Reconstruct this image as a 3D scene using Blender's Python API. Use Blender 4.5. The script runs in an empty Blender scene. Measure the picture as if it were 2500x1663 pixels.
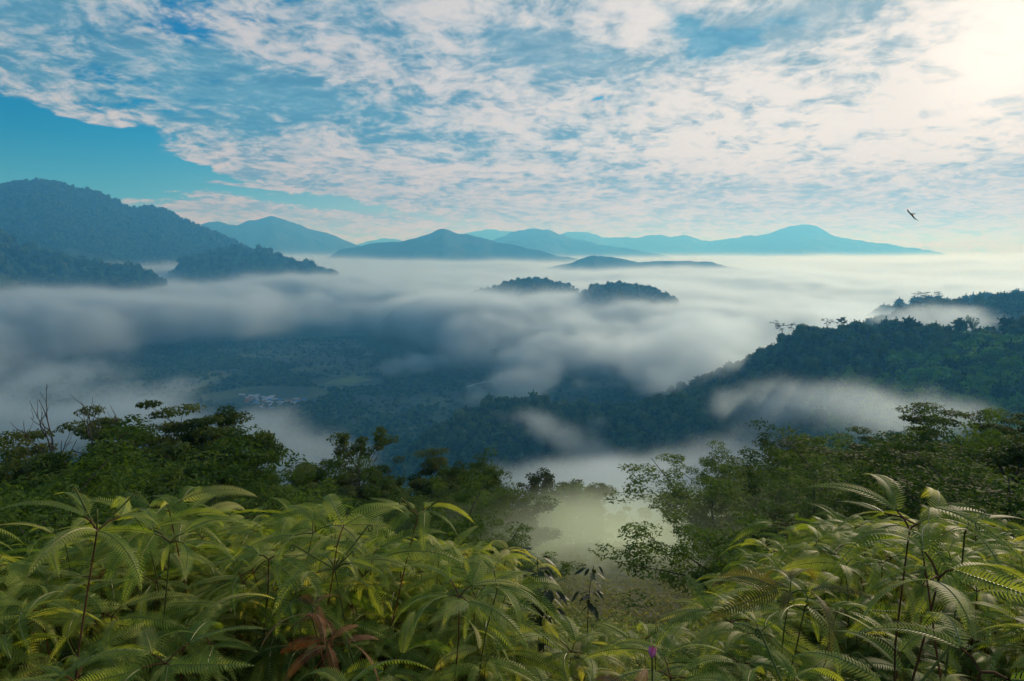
import bpy, math, random
import numpy as np
from mathutils import Vector, Matrix
random.seed(7); RNG = np.random.default_rng(7)
SC = bpy.context.scene
COL = SC.collection
R = math.radians

# ------------------------------------------------------------------ camera
CZ = 450.0                      # height of the viewpoint above the valley floor
FPX = 683.0                     # focal length in pixels of the 1024 x 681 frame
PITCH = R(7.38)
cam_d = bpy.data.cameras.new('camera')
cam_d.sensor_width = 36.0
cam_d.lens = FPX / 1024.0 * 36.0
cam_d.clip_start = 0.05
cam_d.clip_end = 120000.0
cam = bpy.data.objects.new('camera', cam_d)
cam.location = (0, 0, CZ)
cam.rotation_euler = (R(90) - PITCH, 0, 0)
COL.objects.link(cam)
SC.camera = cam

def ray(sx, sy):
    """unit direction of a point of the 2500 x 1663 photograph"""
    px, py = sx * 0.4096, sy * 0.4096
    x = (px - 512.0) / FPX
    u = (340.5 - py) / FPX
    y = math.cos(PITCH) + u * math.sin(PITCH)
    z = -math.sin(PITCH) + u * math.cos(PITCH)
    l = math.sqrt(x * x + y * y + z * z)
    return np.array([x / l, y / l, z / l])

def at(sx, sy, dist):
    """world point at horizontal distance dist in that direction"""
    d = ray(sx, sy)
    k = dist / math.hypot(d[0], d[1])
    return np.array([d[0] * k, d[1] * k, CZ + d[2] * k])

# ------------------------------------------------------------------ sun and sky
SUN = ray(2480, 95)
SUN_AZ = math.atan2(SUN[0], SUN[1])          # clockwise from +Y
SUN_EL = math.asin(SUN[2])

class Nodes:
    """small helper: builds arithmetic out of shader nodes"""
    def __init__(s, nt):
        s.nt = nt; s.x = 0
    def new(s, t):
        n = s.nt.nodes.new(t); s.x += 40; n.location = (s.x, 0); return n
    def put(s, sock, v):
        if isinstance(v, bpy.types.NodeSocket): s.nt.links.new(v, sock)
        elif v is not None:
            if isinstance(v, (tuple, list)) and len(v) == 3 and sock.type == 'RGBA': v = (*v, 1.0)
            sock.default_value = v
    def m(s, op, a, b=None, c=None, clamp=False):
        n = s.new('ShaderNodeMath'); n.operation = op; n.use_clamp = clamp
        s.put(n.inputs[0], a)
        if b is not None: s.put(n.inputs[1], b)
        if c is not None: s.put(n.inputs[2], c)
        return n.outputs[0]
    def v(s, op, a, b=None):
        n = s.new('ShaderNodeVectorMath'); n.operation = op
        s.put(n.inputs[0], a)
        if b is not None: s.put(n.inputs[1], b)
        return n.outputs['Value'] if op in ('DOT_PRODUCT', 'LENGTH', 'DISTANCE') else n.outputs[0]
    def comb(s, x, y, z):
        n = s.new('ShaderNodeCombineXYZ'); s.put(n.inputs[0], x); s.put(n.inputs[1], y); s.put(n.inputs[2], z); return n.outputs[0]
    def sep(s, v):
        n = s.new('ShaderNodeSeparateXYZ'); s.put(n.inputs[0], v); return n.outputs
    def noise(s, vec, scale, detail=4, rough=0.5, dist=0.0, kind='FBM', lac=2.0, out=0):
        n = s.new('ShaderNodeTexNoise'); n.noise_type = kind
        if kind == 'FBM': n.normalize = True
        s.put(n.inputs['Vector'], vec); n.inputs['Scale'].default_value = scale
        n.inputs['Detail'].default_value = detail; n.inputs['Roughness'].default_value = rough
        n.inputs['Distortion'].default_value = dist; n.inputs['Lacunarity'].default_value = lac
        return n.outputs[out]
    def ramp(s, f, a, b, lo=0.0, hi=1.0, smooth=True):
        n = s.new('ShaderNodeMapRange'); n.interpolation_type = 'SMOOTHSTEP' if smooth else 'LINEAR'; n.clamp = True
        s.put(n.inputs['Value'], f); s.put(n.inputs['From Min'], a); s.put(n.inputs['From Max'], b)
        s.put(n.inputs['To Min'], lo); s.put(n.inputs['To Max'], hi)
        return n.outputs['Result']
    def mix(s, f, a, b, mode='MIX'):
        n = s.new('ShaderNodeMix'); n.data_type = 'RGBA'; n.blend_type = mode
        s.put(n.inputs[0], f); s.put(n.inputs[6], a); s.put(n.inputs[7], b)
        return n.outputs[2]

def build_world():
    w = bpy.data.worlds.new('World'); SC.world = w; w.use_nodes = True
    nt = w.node_tree; nt.nodes.clear(); N = Nodes(nt)
    out = N.new('ShaderNodeOutputWorld'); bg = N.new('ShaderNodeBackground')
    nt.links.new(bg.outputs[0], out.inputs[0]); bg.inputs[1].default_value = 0.1
    d = N.v('NORMALIZE', N.new('ShaderNodeTexCoord').outputs['Generated'])
    x, y, z = N.sep(d)
    zz = N.m('MAXIMUM', z, 0.0)
    # blue air
    sky = N.new('ShaderNodeTexSky'); sky.sky_type = 'NISHITA'; sky.sun_disc = False
    sky.sun_elevation = SUN_EL; sky.sun_rotation = SUN_AZ; sky.altitude = 450
    sky.air_density = 1.2; sky.dust_density = 0.8; sky.ozone_density = 2.5
    air = N.mix(1.0, sky.outputs[0], (0.0, 0.56, 1.0), 'MULTIPLY')
    cs = N.m('ARCCOSINE', N.v('DOT_PRODUCT', d, tuple(SUN)))      # angle from the sun
    az = N.m('ARCTAN2', x, y); el = N.m('ARCSINE', z)
    # cloud deck seen in perspective: a plane overhead
    k = N.m('DIVIDE', 1.0, N.m('ADD', zz, 0.20))
    P = N.comb(N.m('MULTIPLY', x, k), N.m('MULTIPLY', y, k), 0.0)
    P = N.v('ADD', N.v('MULTIPLY', P, (1.35, 1.35, 1.0)), (3.7, 1.9, 0.0))
    wz = N.v('SUBTRACT', N.noise(P, 1.1, 3, 0.6, out=1), (0.5, 0.5, 0.5))
    P2 = N.v('ADD', P, N.v('MULTIPLY', wz, (0.38, 0.38, 0.38)))
    big = N.noise(P2, 1.5, 2, 0.5)
    mid = N.noise(P2, 4.2, 6, 0.62)
    fine = N.noise(N.v('ADD', P2, (7.3, 2.1, 4.0)), 13.0, 3, 0.65)
    # direction blobs, warped so that they get ragged edges
    W = N.comb(az, el, 0.0)
    W = N.v('ADD', W, N.v('MULTIPLY', wz, (0.15, 0.075, 0.0)))
    def blob(sx, sy, rx, ry, rot=0.0):
        dd = ray(sx, sy); a0 = math.atan2(dd[0], dd[1]); e0 = math.asin(dd[2])
        n = N.new('ShaderNodeMapping'); n.vector_type = 'TEXTURE'; N.put(n.inputs[0], W)
        n.inputs['Location'].default_value = (a0, e0, 0)
        n.inputs['Rotation'].default_value = (0, 0, R(rot))
        q = 1.75 * 0.4096 / FPX
        n.inputs['Scale'].default_value = (rx * q, ry * q, 1)
        g = N.new('ShaderNodeTexGradient'); g.gradient_type = 'SPHERICAL'; N.put(g.inputs[0], n.outputs[0])
        return g.outputs['Fac']
    def acc(lst):
        t = None
        for (sx, sy, rx, ry, rot, wt) in lst:
            t = N.m('MULTIPLY_ADD', blob(sx, sy, rx, ry, rot), wt * 1.1, 0.0 if t is None else t)
        return t
    cover = acc(COVER); shade = acc(SHADE)
    # coverage
    s = N.m('MULTIPLY_ADD', big, 0.7, N.m('MULTIPLY', mid, 1.1))
    s = N.m('MULTIPLY_ADD', fine, 0.62, s)                        # mean ~1.08
    s = N.m('ADD', s, cover)
    s = N.m('ADD', s, N.ramp(az, -0.45, 0.55, -0.02, 0.22, False))
    alpha = N.ramp(s, 1.03, 1.36)
    # light inside the deck: bright thin rims, darker thick bellies
    lit = N.m('MULTIPLY_ADD', mid, 2.6, N.m('MULTIPLY', fine, 2.3))
    lit = N.m('MULTIPLY_ADD', big, -2.3, lit)                     # mean ~1.85
    shade = N.m('MULTIPLY', shade, N.m('MULTIPLY_ADD', mid, 3.2, -0.6))
    lit = N.m('SUBTRACT', lit, shade)
    lit = N.m('ADD', lit, N.ramp(az, -0.6, 0.35, -0.34, 0.14, False))
    lit = N.ramp(lit, 0.66, 2.06)
    near = N.ramp(cs, 0.95, 0.02, 0.0, 1.0)                       # 1 at the sun
    hot = N.m('POWER', N.ramp(cs, 0.19, 0.0, 0.0, 1.0), 2.0)
    L = N.mix(near, (5.7, 5.7, 6.0), (8.9, 8.35, 7.7))
    D = N.mix(near, (0.9, 2.7, 4.2), (3.6, 4.7, 5.1))
    low = N.ramp(el, 0.17, 0.02, 0.0, 1.0)                        # towards the horizon: warmer, flatter
    D = N.mix(N.m('MULTIPLY', low, 0.7), D, N.mix(near, (4.0, 3.8, 4.2), (5.1, 4.3, 4.0)))
    L = N.mix(N.m('MULTIPLY', low, 0.75), L, N.mix(near, (5.4, 4.5, 4.6), (5.9, 5.1, 4.7)))
    D = N.mix(N.ramp(shade, 0.45, 1.0), D, (1.1, 3.0, 4.4))
    D = N.mix(N.ramp(N.m('MULTIPLY_ADD', fine, 0.5, N.m('MULTIPLY', mid, 0.5)), 0.36, 0.62), N.mix(1.0, D, (0.72, 0.82, 0.88), 'MULTIPLY'), N.mix(1.0, D, (1.45, 1.22, 1.14), 'MULTIPLY'))
    cloud = N.mix(lit, D, L)
    air = N.mix(N.m('MULTIPLY', low, 0.9), air, N.mix(N.ramp(az, -0.6, 0.15), (0.9, 3.4, 4.7), (4.6, 4.6, 4.6)))
    c = N.mix(alpha, air, cloud)
    c = N.mix(N.m('MULTIPLY', hot, 0.75), c, (13.0, 12.0, 10.6))
    nt.links.new(c, bg.inputs[0])
    w.cycles.sampling_method = 'MANUAL'; w.cycles.sample_map_resolution = 1024

# (x, y, rx, ry, rotation, weight) in photograph pixels; cover < 0 opens the deck
COVER = [
    (60, 330, 330, 105, 4, -0.75), (-60, 380, 250, 100, 0, -0.5), (480, 425, 460, 20, -5, -0.5), (800, 490, 420, 18, -7, -0.45),
    (380, 250, 160, 50, -10, -0.1), (480, 120, 60, 50, -30, -0.1),
    (600, 545, 380, 34, -9, 0.5), (560, 444, 150, 7, -2, 0.75), (160, 378, 60, 6, 0, 0.6), (235, 282, 50, 10, -8, 0.6), (680, 468, 50, 4, 0, .5), (500, 90, 60, 40, -40, -0.15), (440, 215, 110, 22, -5, -0.15), (1500, 225, 60, 16, 0, -0.12), (60, 190, 170, 42, -12, 0.55), (150, 90, 340, 60, -20, 0.30),
    (620, 200, 360, 85, -12, 0.30), (560, 340, 330, 42, -8, 0.40), (900, 440, 500, 40, -5, 0.45),
    (1050, 215, 260, 150, 0, 0.35), (1590, 222, 210, 20, 0, -0.50),
    (2000, 420, 900, 200, 0, 0.5), (1500, 60, 700, 120, 0, 0.45), (2300, 150, 400, 200, 0, 0.5), (1300, 330, 600, 70, 0, 0.35),
]
SHADE = [
    (1760, 110, 200, 55, 8, 0.95), (1640, 50, 100, 32, -35, 0.7), (1880, 80, 170, 34, 15, 0.5), (1390, 130, 120, 32, -12, 0.8),
    (1420, 270, 170, 40, -8, 0.45), (450, 190, 420, 70, -14, 0.2), (900, 270, 400, 45, -8, 0.35), (900, 60, 400, 70, -10, 0.25), (2450, 250, 100, 16, 0, 0.9),
    (2060, 190, 80, 24, 0, 0.5), (2350, 470, 420, 60, 0, 0.38), (1900, 520, 500, 30, 0, 0.25), (1150, 130, 120, 40, 0, 0.2),
    (1150, 210, 180, 60, 0, -0.3), (80, 190, 170, 40, -12, -0.4), (1750, 300, 500, 60, 0, -0.4), (1250, 40, 200, 60, 0, -0.25), (2300, 350, 250, 40, -10, -0.35),
    (1050, 430, 300, 22, -5, -0.3), (1900, 60, 1500, 300, 0, -0.25), (600, 330, 300, 40, -8, -0.1),
]
build_world()
sun_d = bpy.data.lights.new('sun', 'SUN'); sun_d.energy = 3.2; sun_d.angle = R(0.53)
sun_d.color = (1.0, 0.93, 0.83)
sun = bpy.data.objects.new('sun', sun_d); COL.objects.link(sun)
sun.rotation_euler = Vector(SUN.tolist()).to_track_quat('Z', 'Y').to_euler()
sun.location = (0, 0, CZ + 50)
vs = SC.view_settings
vs.view_transform = 'Standard'; vs.look = 'None'; vs.exposure = 0.0; vs.gamma = 1.0; vs.use_curve_mapping = False
SC.display_settings.display_device = 'sRGB'
cy = SC.cycles
cy.use_denoising = True; cy.denoiser = 'OPENIMAGEDENOISE'
cy.max_bounces = 6; cy.diffuse_bounces = 3; cy.glossy_bounces = 2; cy.transmission_bounces = 4; cy.volume_bounces = 1
cy.transparent_max_bounces = 12
cy.volume_step_rate = 1.5; cy.volume_max_steps = 512
cy.use_adaptive_sampling = True; cy.adaptive_threshold = 0.02
# ------------------------------------------------------------------ numeric helpers
class Lattice:
    """smooth random field on a periodic lattice (2-D or 3-D), vectorised"""
    def __init__(s, seed, n=64, dim=2):
        s.n = n; s.dim = dim
        s.t = np.random.default_rng(seed).random((n,) * dim).astype(np.float32)
    def __call__(s, *p):
        n = s.n; i0 = []; f = []
        for q in p:
            fl = np.floor(q); w = (q - fl).astype(np.float32); i0.append(fl.astype(np.int64) % n); f.append(w * w * (3 - 2 * w))
        i1 = [(i + 1) % n for i in i0]
        if s.dim == 2:
            a = s.t[i0[0], i0[1]]; b = s.t[i1[0], i0[1]]; c = s.t[i0[0], i1[1]]; d = s.t[i1[0], i1[1]]
            return (a + (b - a) * f[0]) * (1 - f[1]) + (c + (d - c) * f[0]) * f[1]
        def pl(k):
            a = s.t[i0[0], i0[1], k]; b = s.t[i1[0], i0[1], k]; c = s.t[i0[0], i1[1], k]; d = s.t[i1[0], i1[1], k]
            return (a + (b - a) * f[0]) * (1 - f[1]) + (c + (d - c) * f[0]) * f[1]
        u = pl(i0[2]); v = pl(i1[2])
        return u + (v - u) * f[2]
LA = Lattice(11); LB = Lattice(12, 32, 3)
def fbm2(x, y, s, oct=5, g=0.5):
    """about -1 .. 1, feature size s"""
    t = 0; a = 1.0; w = 0; x = np.asarray(x, dtype=float) / s; y = np.asarray(y, dtype=float) / s
    for k in range(oct):
        t = t + a * (LA(x + 13.7 * k, y + 5.1 * k) * 2 - 1); w += a; a *= g; x = x * 2.03; y = y * 2.03
    return t / w * 1.6
def fbm3(x, y, z, s, oct=5, g=0.5):
    t = 0; a = 1.0; w = 0; x, y, z = x / s, y / s, z / s
    for k in range(oct):
        t = t + a * (LB(x + 3.7 * k, y + 5.1 * k, z + 1.3 * k) * 2 - 1); w += a; a *= g; x = x * 2.03; y = y * 2.03; z = z * 2.03
    return t / w * 1.7
def sst(a, b, x):
    t = np.clip((np.asarray(x) - a) / (b - a), 0, 1); return t * t * (3 - 2 * t)

def mesh_np(name, verts, faces=None, smooth=False, attrs=None):
    """mesh from numpy arrays; faces (n,3) or (n,4)"""
    me = bpy.data.meshes.new(name)
    verts = np.ascontiguousarray(verts, dtype=np.float32)
    me.vertices.add(len(verts)); me.vertices.foreach_set('co', verts.ravel())
    if faces is not None and len(faces):
        faces = np.ascontiguousarray(faces, dtype=np.int32); k = faces.shape[1]
        me.loops.add(faces.size); me.loops.foreach_set('vertex_index', faces.ravel())
        me.polygons.add(len(faces)); me.polygons.foreach_set('loop_start', np.arange(0, faces.size, k, dtype=np.int32))
        me.polygons.foreach_set('loop_total', np.full(len(faces), k, dtype=np.int32))
        if smooth: me.polygons.foreach_set('use_smooth', np.ones(len(faces), dtype=bool))
    me.update(calc_edges=bool(faces is not None and len(faces)))
    for nm, (typ, dom, data) in (attrs or {}).items():
        a = me.attributes.new(nm, typ, dom)
        a.data.foreach_set({'FLOAT': 'value', 'INT': 'value', 'FLOAT_VECTOR': 'vector'}.get(typ, 'color'), np.ascontiguousarray(data).ravel())
    return me
def link(name, me, mat=None, parent=None, **props):
    o = bpy.data.objects.new(name, me); COL.objects.link(o)
    if mat is not None and not me.materials: me.materials.append(mat)
    if parent is not None: o.parent = parent
    for k, v in props.items(): o[k] = v
    return o
def grid_faces(nu, nv):
    i = np.arange(nu - 1)[:, None] * nv + np.arange(nv - 1)[None, :]
    i = i.ravel(); return np.stack([i, i + 1, i + nv + 1, i + nv], 1)

def new_mat(name):
    m = bpy.data.materials.new(name); m.use_nodes = True; m.node_tree.nodes.clear()
    N = Nodes(m.node_tree); o = N.new('ShaderNodeOutputMaterial'); return m, N, o
def leaf_mat(name, c1, c2, trans=0.35, rough=0.5, scale=0.0, spec=0.3, tcol=None, random_obj=True, thr=(0.2, 0.8), hue=None):
    """two sided leaf: diffuse and glossy front, light passing through; colour varies with the object and along it"""
    m, N, o = new_mat(name)
    f = N.new('ShaderNodeObjectInfo').outputs['Random'] if random_obj else None
    if scale > 0:
        g = N.noise(N.new('ShaderNodeTexCoord').outputs['Object'], scale, 3, 0.6)
        g = N.ramp(g, 0.3, 0.7)
        f = g if f is None else N.m('MULTIPLY_ADD', g, 0.5, N.m('MULTIPLY', f, 0.5))
    f = N.ramp(f, thr[0], thr[1])
    c = N.mix(f, c1, c2)
    if hue: 
        r2 = N.m('FRACT', N.m('MULTIPLY', N.new('ShaderNodeObjectInfo').outputs['Random'], 7.31))
        c = N.mix(N.ramp(r2, hue[1], 1.0), c, hue[0])
    p = N.new('ShaderNodeBsdfPrincipled'); N.put(p.inputs['Base Color'], c)
    p.inputs['Roughness'].default_value = rough; p.inputs['Specular IOR Level'].default_value = spec
    out = p.outputs[0]
    if trans > 0:
        t = N.new('ShaderNodeBsdfTranslucent')
        N.put(t.inputs[0], N.mix(1.0, c, tcol or (1.5, 1.5, 0.6), 'MULTIPLY'))
        x = N.new('ShaderNodeMixShader'); x.inputs[0].default_value = trans
        N.put(x.inputs[1], out); N.put(x.inputs[2], t.outputs[0]); out = x.outputs[0]
    N.put(o.inputs[0], out)
    return m
def plain_mat(name, c1, c2=None, rough=0.8, scale=2.0, bump=0.0, spec=0.3, det=5):
    m, N, o = new_mat(name)
    p = N.new('ShaderNodeBsdfPrincipled'); p.inputs['Roughness'].default_value = rough; p.inputs['Specular IOR Level'].default_value = spec
    g = N.noise(N.new('ShaderNodeTexCoord').outputs['Object'], scale, det, 0.6)
    N.put(p.inputs['Base Color'], N.mix(N.ramp(g, 0.35, 0.65), c1, c2 or tuple(x * 0.6 for x in c1)))
    if bump:
        b = N.new('ShaderNodeBump'); b.inputs['Strength'].default_value = bump; N.put(b.inputs['Height'], g); N.put(p.inputs['Normal'], b.outputs[0])
    N.put(o.inputs[0], p.outputs[0]); return m

# ------------------------------------------------------------------ ground
HORIZ = 60000.0
SKY_X = [-300, 0, 110, 250, 400, 560, 700, 860, 930, 1010, 1130, 1200, 1260, 1340, 1450, 1600, 1700, 1790, 1860, 1960, 2060, 2200, 2330, 2500, 2800]
SKY_Y = [1290, 1300, 1320, 1225, 1195, 1205, 1210, 1225, 1300, 1340, 1310, 1350, 1440, 1520, 1590, 1610, 1560, 1480, 1350, 1240, 1215, 1215, 1250, 1275, 1290]
CANOPY = 1.2                                                     # fern tops lie this far below the lens
_az = []; _D = []
for _x in np.linspace(-300, 2800, 63):
    _d = ray(_x, float(np.interp(_x, SKY_X, SKY_Y)))
    _az.append(math.atan2(_d[0], _d[1])); _D.append(CANOPY / (-_d[2] / math.hypot(_d[0], _d[1])))
def knoll(x, y):
    """distance to which the level top of the knoll reaches in that direction"""
    return np.interp(np.arctan2(x, y), _az, _D)
def ground_z(x, y):
    """the hillside that carries the viewpoint, falling into the valley"""
    x = np.asarray(x, float); y = np.asarray(y, float)
    d = np.hypot(x, y)
    az = np.arctan2(x, y)
    s = np.interp(az, [-0.6, -0.2, 0.2, 0.6], [0.46, 0.46, 0.44, 0.35])
    q = np.maximum(d - knoll(x, y), 0)
    drop = 2.6 + s * (np.sqrt(q * q + 0.36) - 0.6)
    w = np.exp(-((az - 0.17) / 0.16) ** 4)                        # the gully with the clearing
    gl = np.interp(d, [0, 2.2, 15, 46, 62, 120, 400], [2.6, 2.6, 8.5, 20.3, 29, 62, 245])
    drop = drop * (1 - w) + w * np.where(d < 400, gl, drop)
    far = np.maximum(d - 120, 0)
    drop = drop + 0.22 * far * sst(0, 120, far)
    z = CZ - drop + 0.12 * fbm2(x, y, 2.5, 3) * sst(1, 6, d) + 1.4 * fbm2(x, y, 40.0, 4) * sst(40, 110, d)
    valley = 6.0 * fbm2(x, y, 900.0, 5) + 22 * sst(0.15, 0.9, fbm2(x + 300, y, 1500, 3)) * sst(700, 2000, d)
    return np.where(z > valley, z, valley)

def build_ground():
    nr = 420
    r = np.concatenate([[0.0], np.geomspace(0.6, HORIZ, nr)])
    th = np.concatenate([np.linspace(-180, -62, 40)[:-1], np.linspace(-62, 62, 420), np.linspace(62, 180, 40)[1:]])
    T, Rr = np.meshgrid(R(1) * th, r, indexing='ij')
    X = Rr * np.sin(T); Y = Rr * np.cos(T)
    Z = ground_z(X, Y)
    me = mesh_np('ground', np.stack([X, Y, Z], -1).reshape(-1, 3), grid_faces(len(th), len(r))[:, ::-1], True)
    m, N, o = new_mat('soil and ground cover')
    P = N.new('ShaderNodeNewGeometry').outputs['Position']
    px_, py_, pz_ = N.sep(P)
    d = N.v('LENGTH', N.comb(px_, py_, 0.0))
    n1 = N.noise(P, 0.9, 6, 0.65); n2 = N.noise(P, 0.006, 6, 0.6); n3 = N.noise(P, 0.03, 4, 0.6)
    near = N.mix(N.ramp(n1, 0.35, 0.65), (0.020, 0.016, 0.008), (0.035, 0.045, 0.012))
    field = N.mix(N.ramp(n2, 0.50, 0.58), (0.018, 0.040, 0.018), (0.05, 0.085, 0.03))
    field = N.mix(N.ramp(n3, 0.45, 0.7), field, (0.02, 0.045, 0.02))
    c = N.mix(N.ramp(d, 60, 160), near, field)
    p = N.new('ShaderNodeBsdfPrincipled'); p.inputs['Roughness'].default_value = 0.95; N.put(p.inputs['Base Color'], c)
    N.put(o.inputs[0], p.outputs[0])
    link('ground', me, m, kind='structure')
build_ground()

# ------------------------------------------------------------------ hills
HILLS = {}
def hill(key, crest, front, back, slope, bslope=0.5, rough=0.0, rs=200.0, n=220, rows=60, rnd=60.0, trees=True, spur=0.0, name='hill'):
    """crest: (photo x, photo y, distance) points of the skyline; the flanks fall towards and away from the viewpoint"""
    pts = np.array([at(*c) for c in crest]); pts[:, 2] -= (14 if trees else 0)
    a_, b_ = pts[0], pts[-1]                                     # let both ends run down under the fog
    la, lb = (a_[2] + 30) / 0.9, (b_[2] + 30) / 0.9
    ua = (a_ - pts[1])[:2]; ua /= np.linalg.norm(ua); ub = (b_ - pts[-2])[:2]; ub /= np.linalg.norm(ub)
    pts = np.concatenate([[[a_[0] + ua[0] * la, a_[1] + ua[1] * la, -30]], pts, [[b_[0] + ub[0] * lb, b_[1] + ub[1] * lb, -30]]])
    t = np.concatenate([[0], np.cumsum(np.hypot(*np.diff(pts[:, :2], axis=0).T))])
    tt = np.linspace(0, t[-1], n)
    C = np.stack([np.interp(tt, t, pts[:, k]) for k in range(3)], 1)
    k = max(1, n // 90); ker = np.hanning(2 * k + 3)[1:-1]; ker /= ker.sum()
    zp = np.pad(C[:, 2], k, mode='edge'); C[:, 2] = np.convolve(zp, ker, 'valid')
    rad = C[:, :2] / np.linalg.norm(C[:, :2], axis=1)[:, None]
    w = np.linspace(-1, 1, 2 * rows + 1)
    dd = np.where(w < 0, -back * np.abs(w) ** 1.3, front * np.abs(w) ** 1.3)      # > 0 towards the viewpoint
    X = C[:, 0][:, None] - rad[:, 0][:, None] * dd[None]
    Y = C[:, 1][:, None] - rad[:, 1][:, None] * dd[None]
    a = np.abs(dd)[None]
    sl = np.where(dd > 0, slope, bslope)[None]
    fall = sl * (np.sqrt(a * a + rnd * rnd) - rnd)
    Z = C[:, 2][:, None] - fall
    if rough:
        nz = fbm2(X + 77, Y, rs, 5, 0.55)
        Z = Z + rough * nz * sst(0, 1.2 * rs, a) 
    if spur:
        sp = 1 - np.abs(fbm2(tt[:, None] + 0.3 * dd[None], dd[None] * 0.35 + 500, rs * 1.3, 3))
        Z = Z + spur * (sp - 0.75) * sst(0, rs, a)
    Z = Z + (0.032 if not trees else 0.035) * rs * fbm2(X, Y + 40, rs * 0.28, 4, 0.6)
    Z = np.maximum(Z, -30)
    me = mesh_np(name, np.stack([X, Y, Z], -1).reshape(-1, 3), grid_faces(n, 2 * rows + 1), True)
    link(name, me, HILLMAT, kind='structure')
    HILLS[key] = dict(X=X, Y=Y, Z=Z, dd=dd, n=n, m=2 * rows + 1)

def hill_material():
    m, N, o = new_mat('forested slope')
    P = N.new('ShaderNodeNewGeometry').outputs['Position']
    n2 = N.noise(P, 0.05, 5, 0.65); n3 = N.noise(P, 0.008, 4, 0.6)
    c = N.mix(N.ramp(n2, 0.35, 0.65), (0.016, 0.036, 0.014), (0.040, 0.075, 0.026))
    c = N.mix(N.ramp(n3, 0.5, 0.75), c, (0.045, 0.065, 0.025))
    p = N.new('ShaderNodeBsdfPrincipled'); p.inputs['Roughness'].default_value = 1.0; p.inputs['Specular IOR Level'].default_value = 0.1
    N.put(p.inputs['Base Color'], c)
    b = N.new('ShaderNodeBump'); b.inputs['Strength'].default_value = 1.0; b.inputs['Distance'].default_value = 6.0
    N.put(b.inputs['Height'], N.noise(P, 0.09, 3, 0.6)); N.put(p.inputs['Normal'], b.outputs[0])
    N.put(o.inputs[0], p.outputs[0]); return m
HILLMAT = hill_material()
hill('left_far', [(-500, 560, 6700), (-220, 470, 6800), (0, 452, 7000), (60, 440, 7000), (110, 441, 7000), (170, 452, 7000), (230, 466, 7000), (290, 492, 7000), (330, 508, 7000), (370, 506, 7000), (410, 512, 7000), (470, 545, 6900), (540, 572, 6800), (600, 600, 6700), (680, 650, 6600), (760, 720, 6500)],
     1500, 1500, 0.5, rough=60, rs=420, spur=90, rnd=90, name='mountain')
hill('left_spur', [(400, 700, 5100), (450, 632, 5200), (490, 626, 5200), (530, 614, 5300), (590, 606, 5300), (640, 613, 5250), (700, 634, 5200), (760, 653, 5150), (815, 666, 5100), (870, 720, 5000)],
     500, 600, 0.6, rough=20, rs=200, name='hill')
hill('left_near', [(-400, 480, 4500), (-150, 520, 4550), (0, 572, 4600), (50, 600, 4600), (100, 617, 4600), (170, 633, 4600), (240, 650, 4550), (330, 655, 4500), (380, 670, 4450), (440, 740, 4400)],
     500, 600, 0.6, rough=22, rs=200, name='hill')
hill('second', [(380, 600, 12825), (500, 548, 13500), (530, 540, 13500), (575, 549, 13500), (640, 533, 13500), (665, 530, 13500), (730, 548, 13500), (800, 570, 13500), (870, 598, 13500), (960, 625, 13230), (1050, 660, 12825)],
     2500, 2500, 0.35, rough=90, rs=900, trees=False, spur=100, name='mountain')
hill('centre', [(780, 640, 9430), (830, 612, 9660), (900, 596, 9775), (980, 588, 9775), (1040, 572, 9775), (1085, 560, 9775), (1130, 570, 9775), (1200, 588, 9775), (1280, 606, 9545), (1360, 622, 9200), (1420, 632, 8970), (1500, 655, 8740)],
     2200, 2200, 0.30, rough=80, rs=700, trees=False, spur=90, name='mountain')
hill('fourth', [(1100, 640, 14839), (1200, 590, 15119), (1250, 567, 15399), (1300, 558, 15399), (1345, 562, 15399), (1400, 582, 15399), (1460, 597, 15119), (1540, 607, 14559), (1620, 622, 14000), (1690, 650, 13440)],
     2500, 2500, 0.30, rough=90, rs=900, trees=False, spur=90, name='mountain')
hill('far_a', [(820, 612, 23250), (890, 592, 23250), (940, 579, 23250), (985, 588, 23250), (1030, 576, 23250), (1080, 575, 23250), (1160, 566, 24000), (1210, 560, 24000), (1250, 566, 24000), (1320, 590, 24000), (1400, 620, 24000)],
     3500, 3500, 0.28, rough=120, rs=1400, trees=False, name='mountain')
hill('grey', [(1300, 602, 22134), (1350, 575, 22134), (1385, 566, 22134), (1430, 566, 22134), (1480, 581, 22134), (1550, 579, 22134), (1600, 573, 22134), (1680, 575, 22134), (1725, 589, 22134), (1760, 587, 21607), (1800, 577, 21607), (1880, 571, 21080), (1910, 560, 21080), (1938, 549, 21080), (1962, 547, 21080), (1995, 555, 21080), (2040, 575, 21080), (2110, 587, 21080), (2170, 597, 21080), (2230, 607, 21080), (2290, 615, 21080), (2340, 637, 21080)],
     4500, 4500, 0.25, rough=120, rs=1600, n=400, trees=False, spur=60, name='mountain')
hill('low_a', [(1330, 655, 6900), (1400, 640, 7000), (1450, 624, 7000), (1490, 628, 7000), (1560, 640, 7000), (1640, 640, 6900), (1670, 636, 6900), (1730, 640, 6800), (1800, 654, 6700), (1860, 680, 6600)],
     1300, 1200, 0.3, rough=30, rs=400, trees=False, name='hill')
hill('low_b', [(960, 750, 3500), (1080, 735, 3550), (1180, 708, 3550), (1250, 682, 3550), (1310, 677, 3550), (1370, 692, 3550), (1420, 710, 3500), (1480, 730, 3450)],
     900, 800, 0.3, rough=20, rs=300, name='hill')
hill('low_c', [(1395, 760, 3150), (1430, 708, 3200), (1470, 696, 3200), (1510, 688, 3200), (1550, 697, 3200), (1600, 703, 3150), (1650, 735, 3100)],
     600, 500, 0.4, rough=15, rs=200, name='hill')
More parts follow.
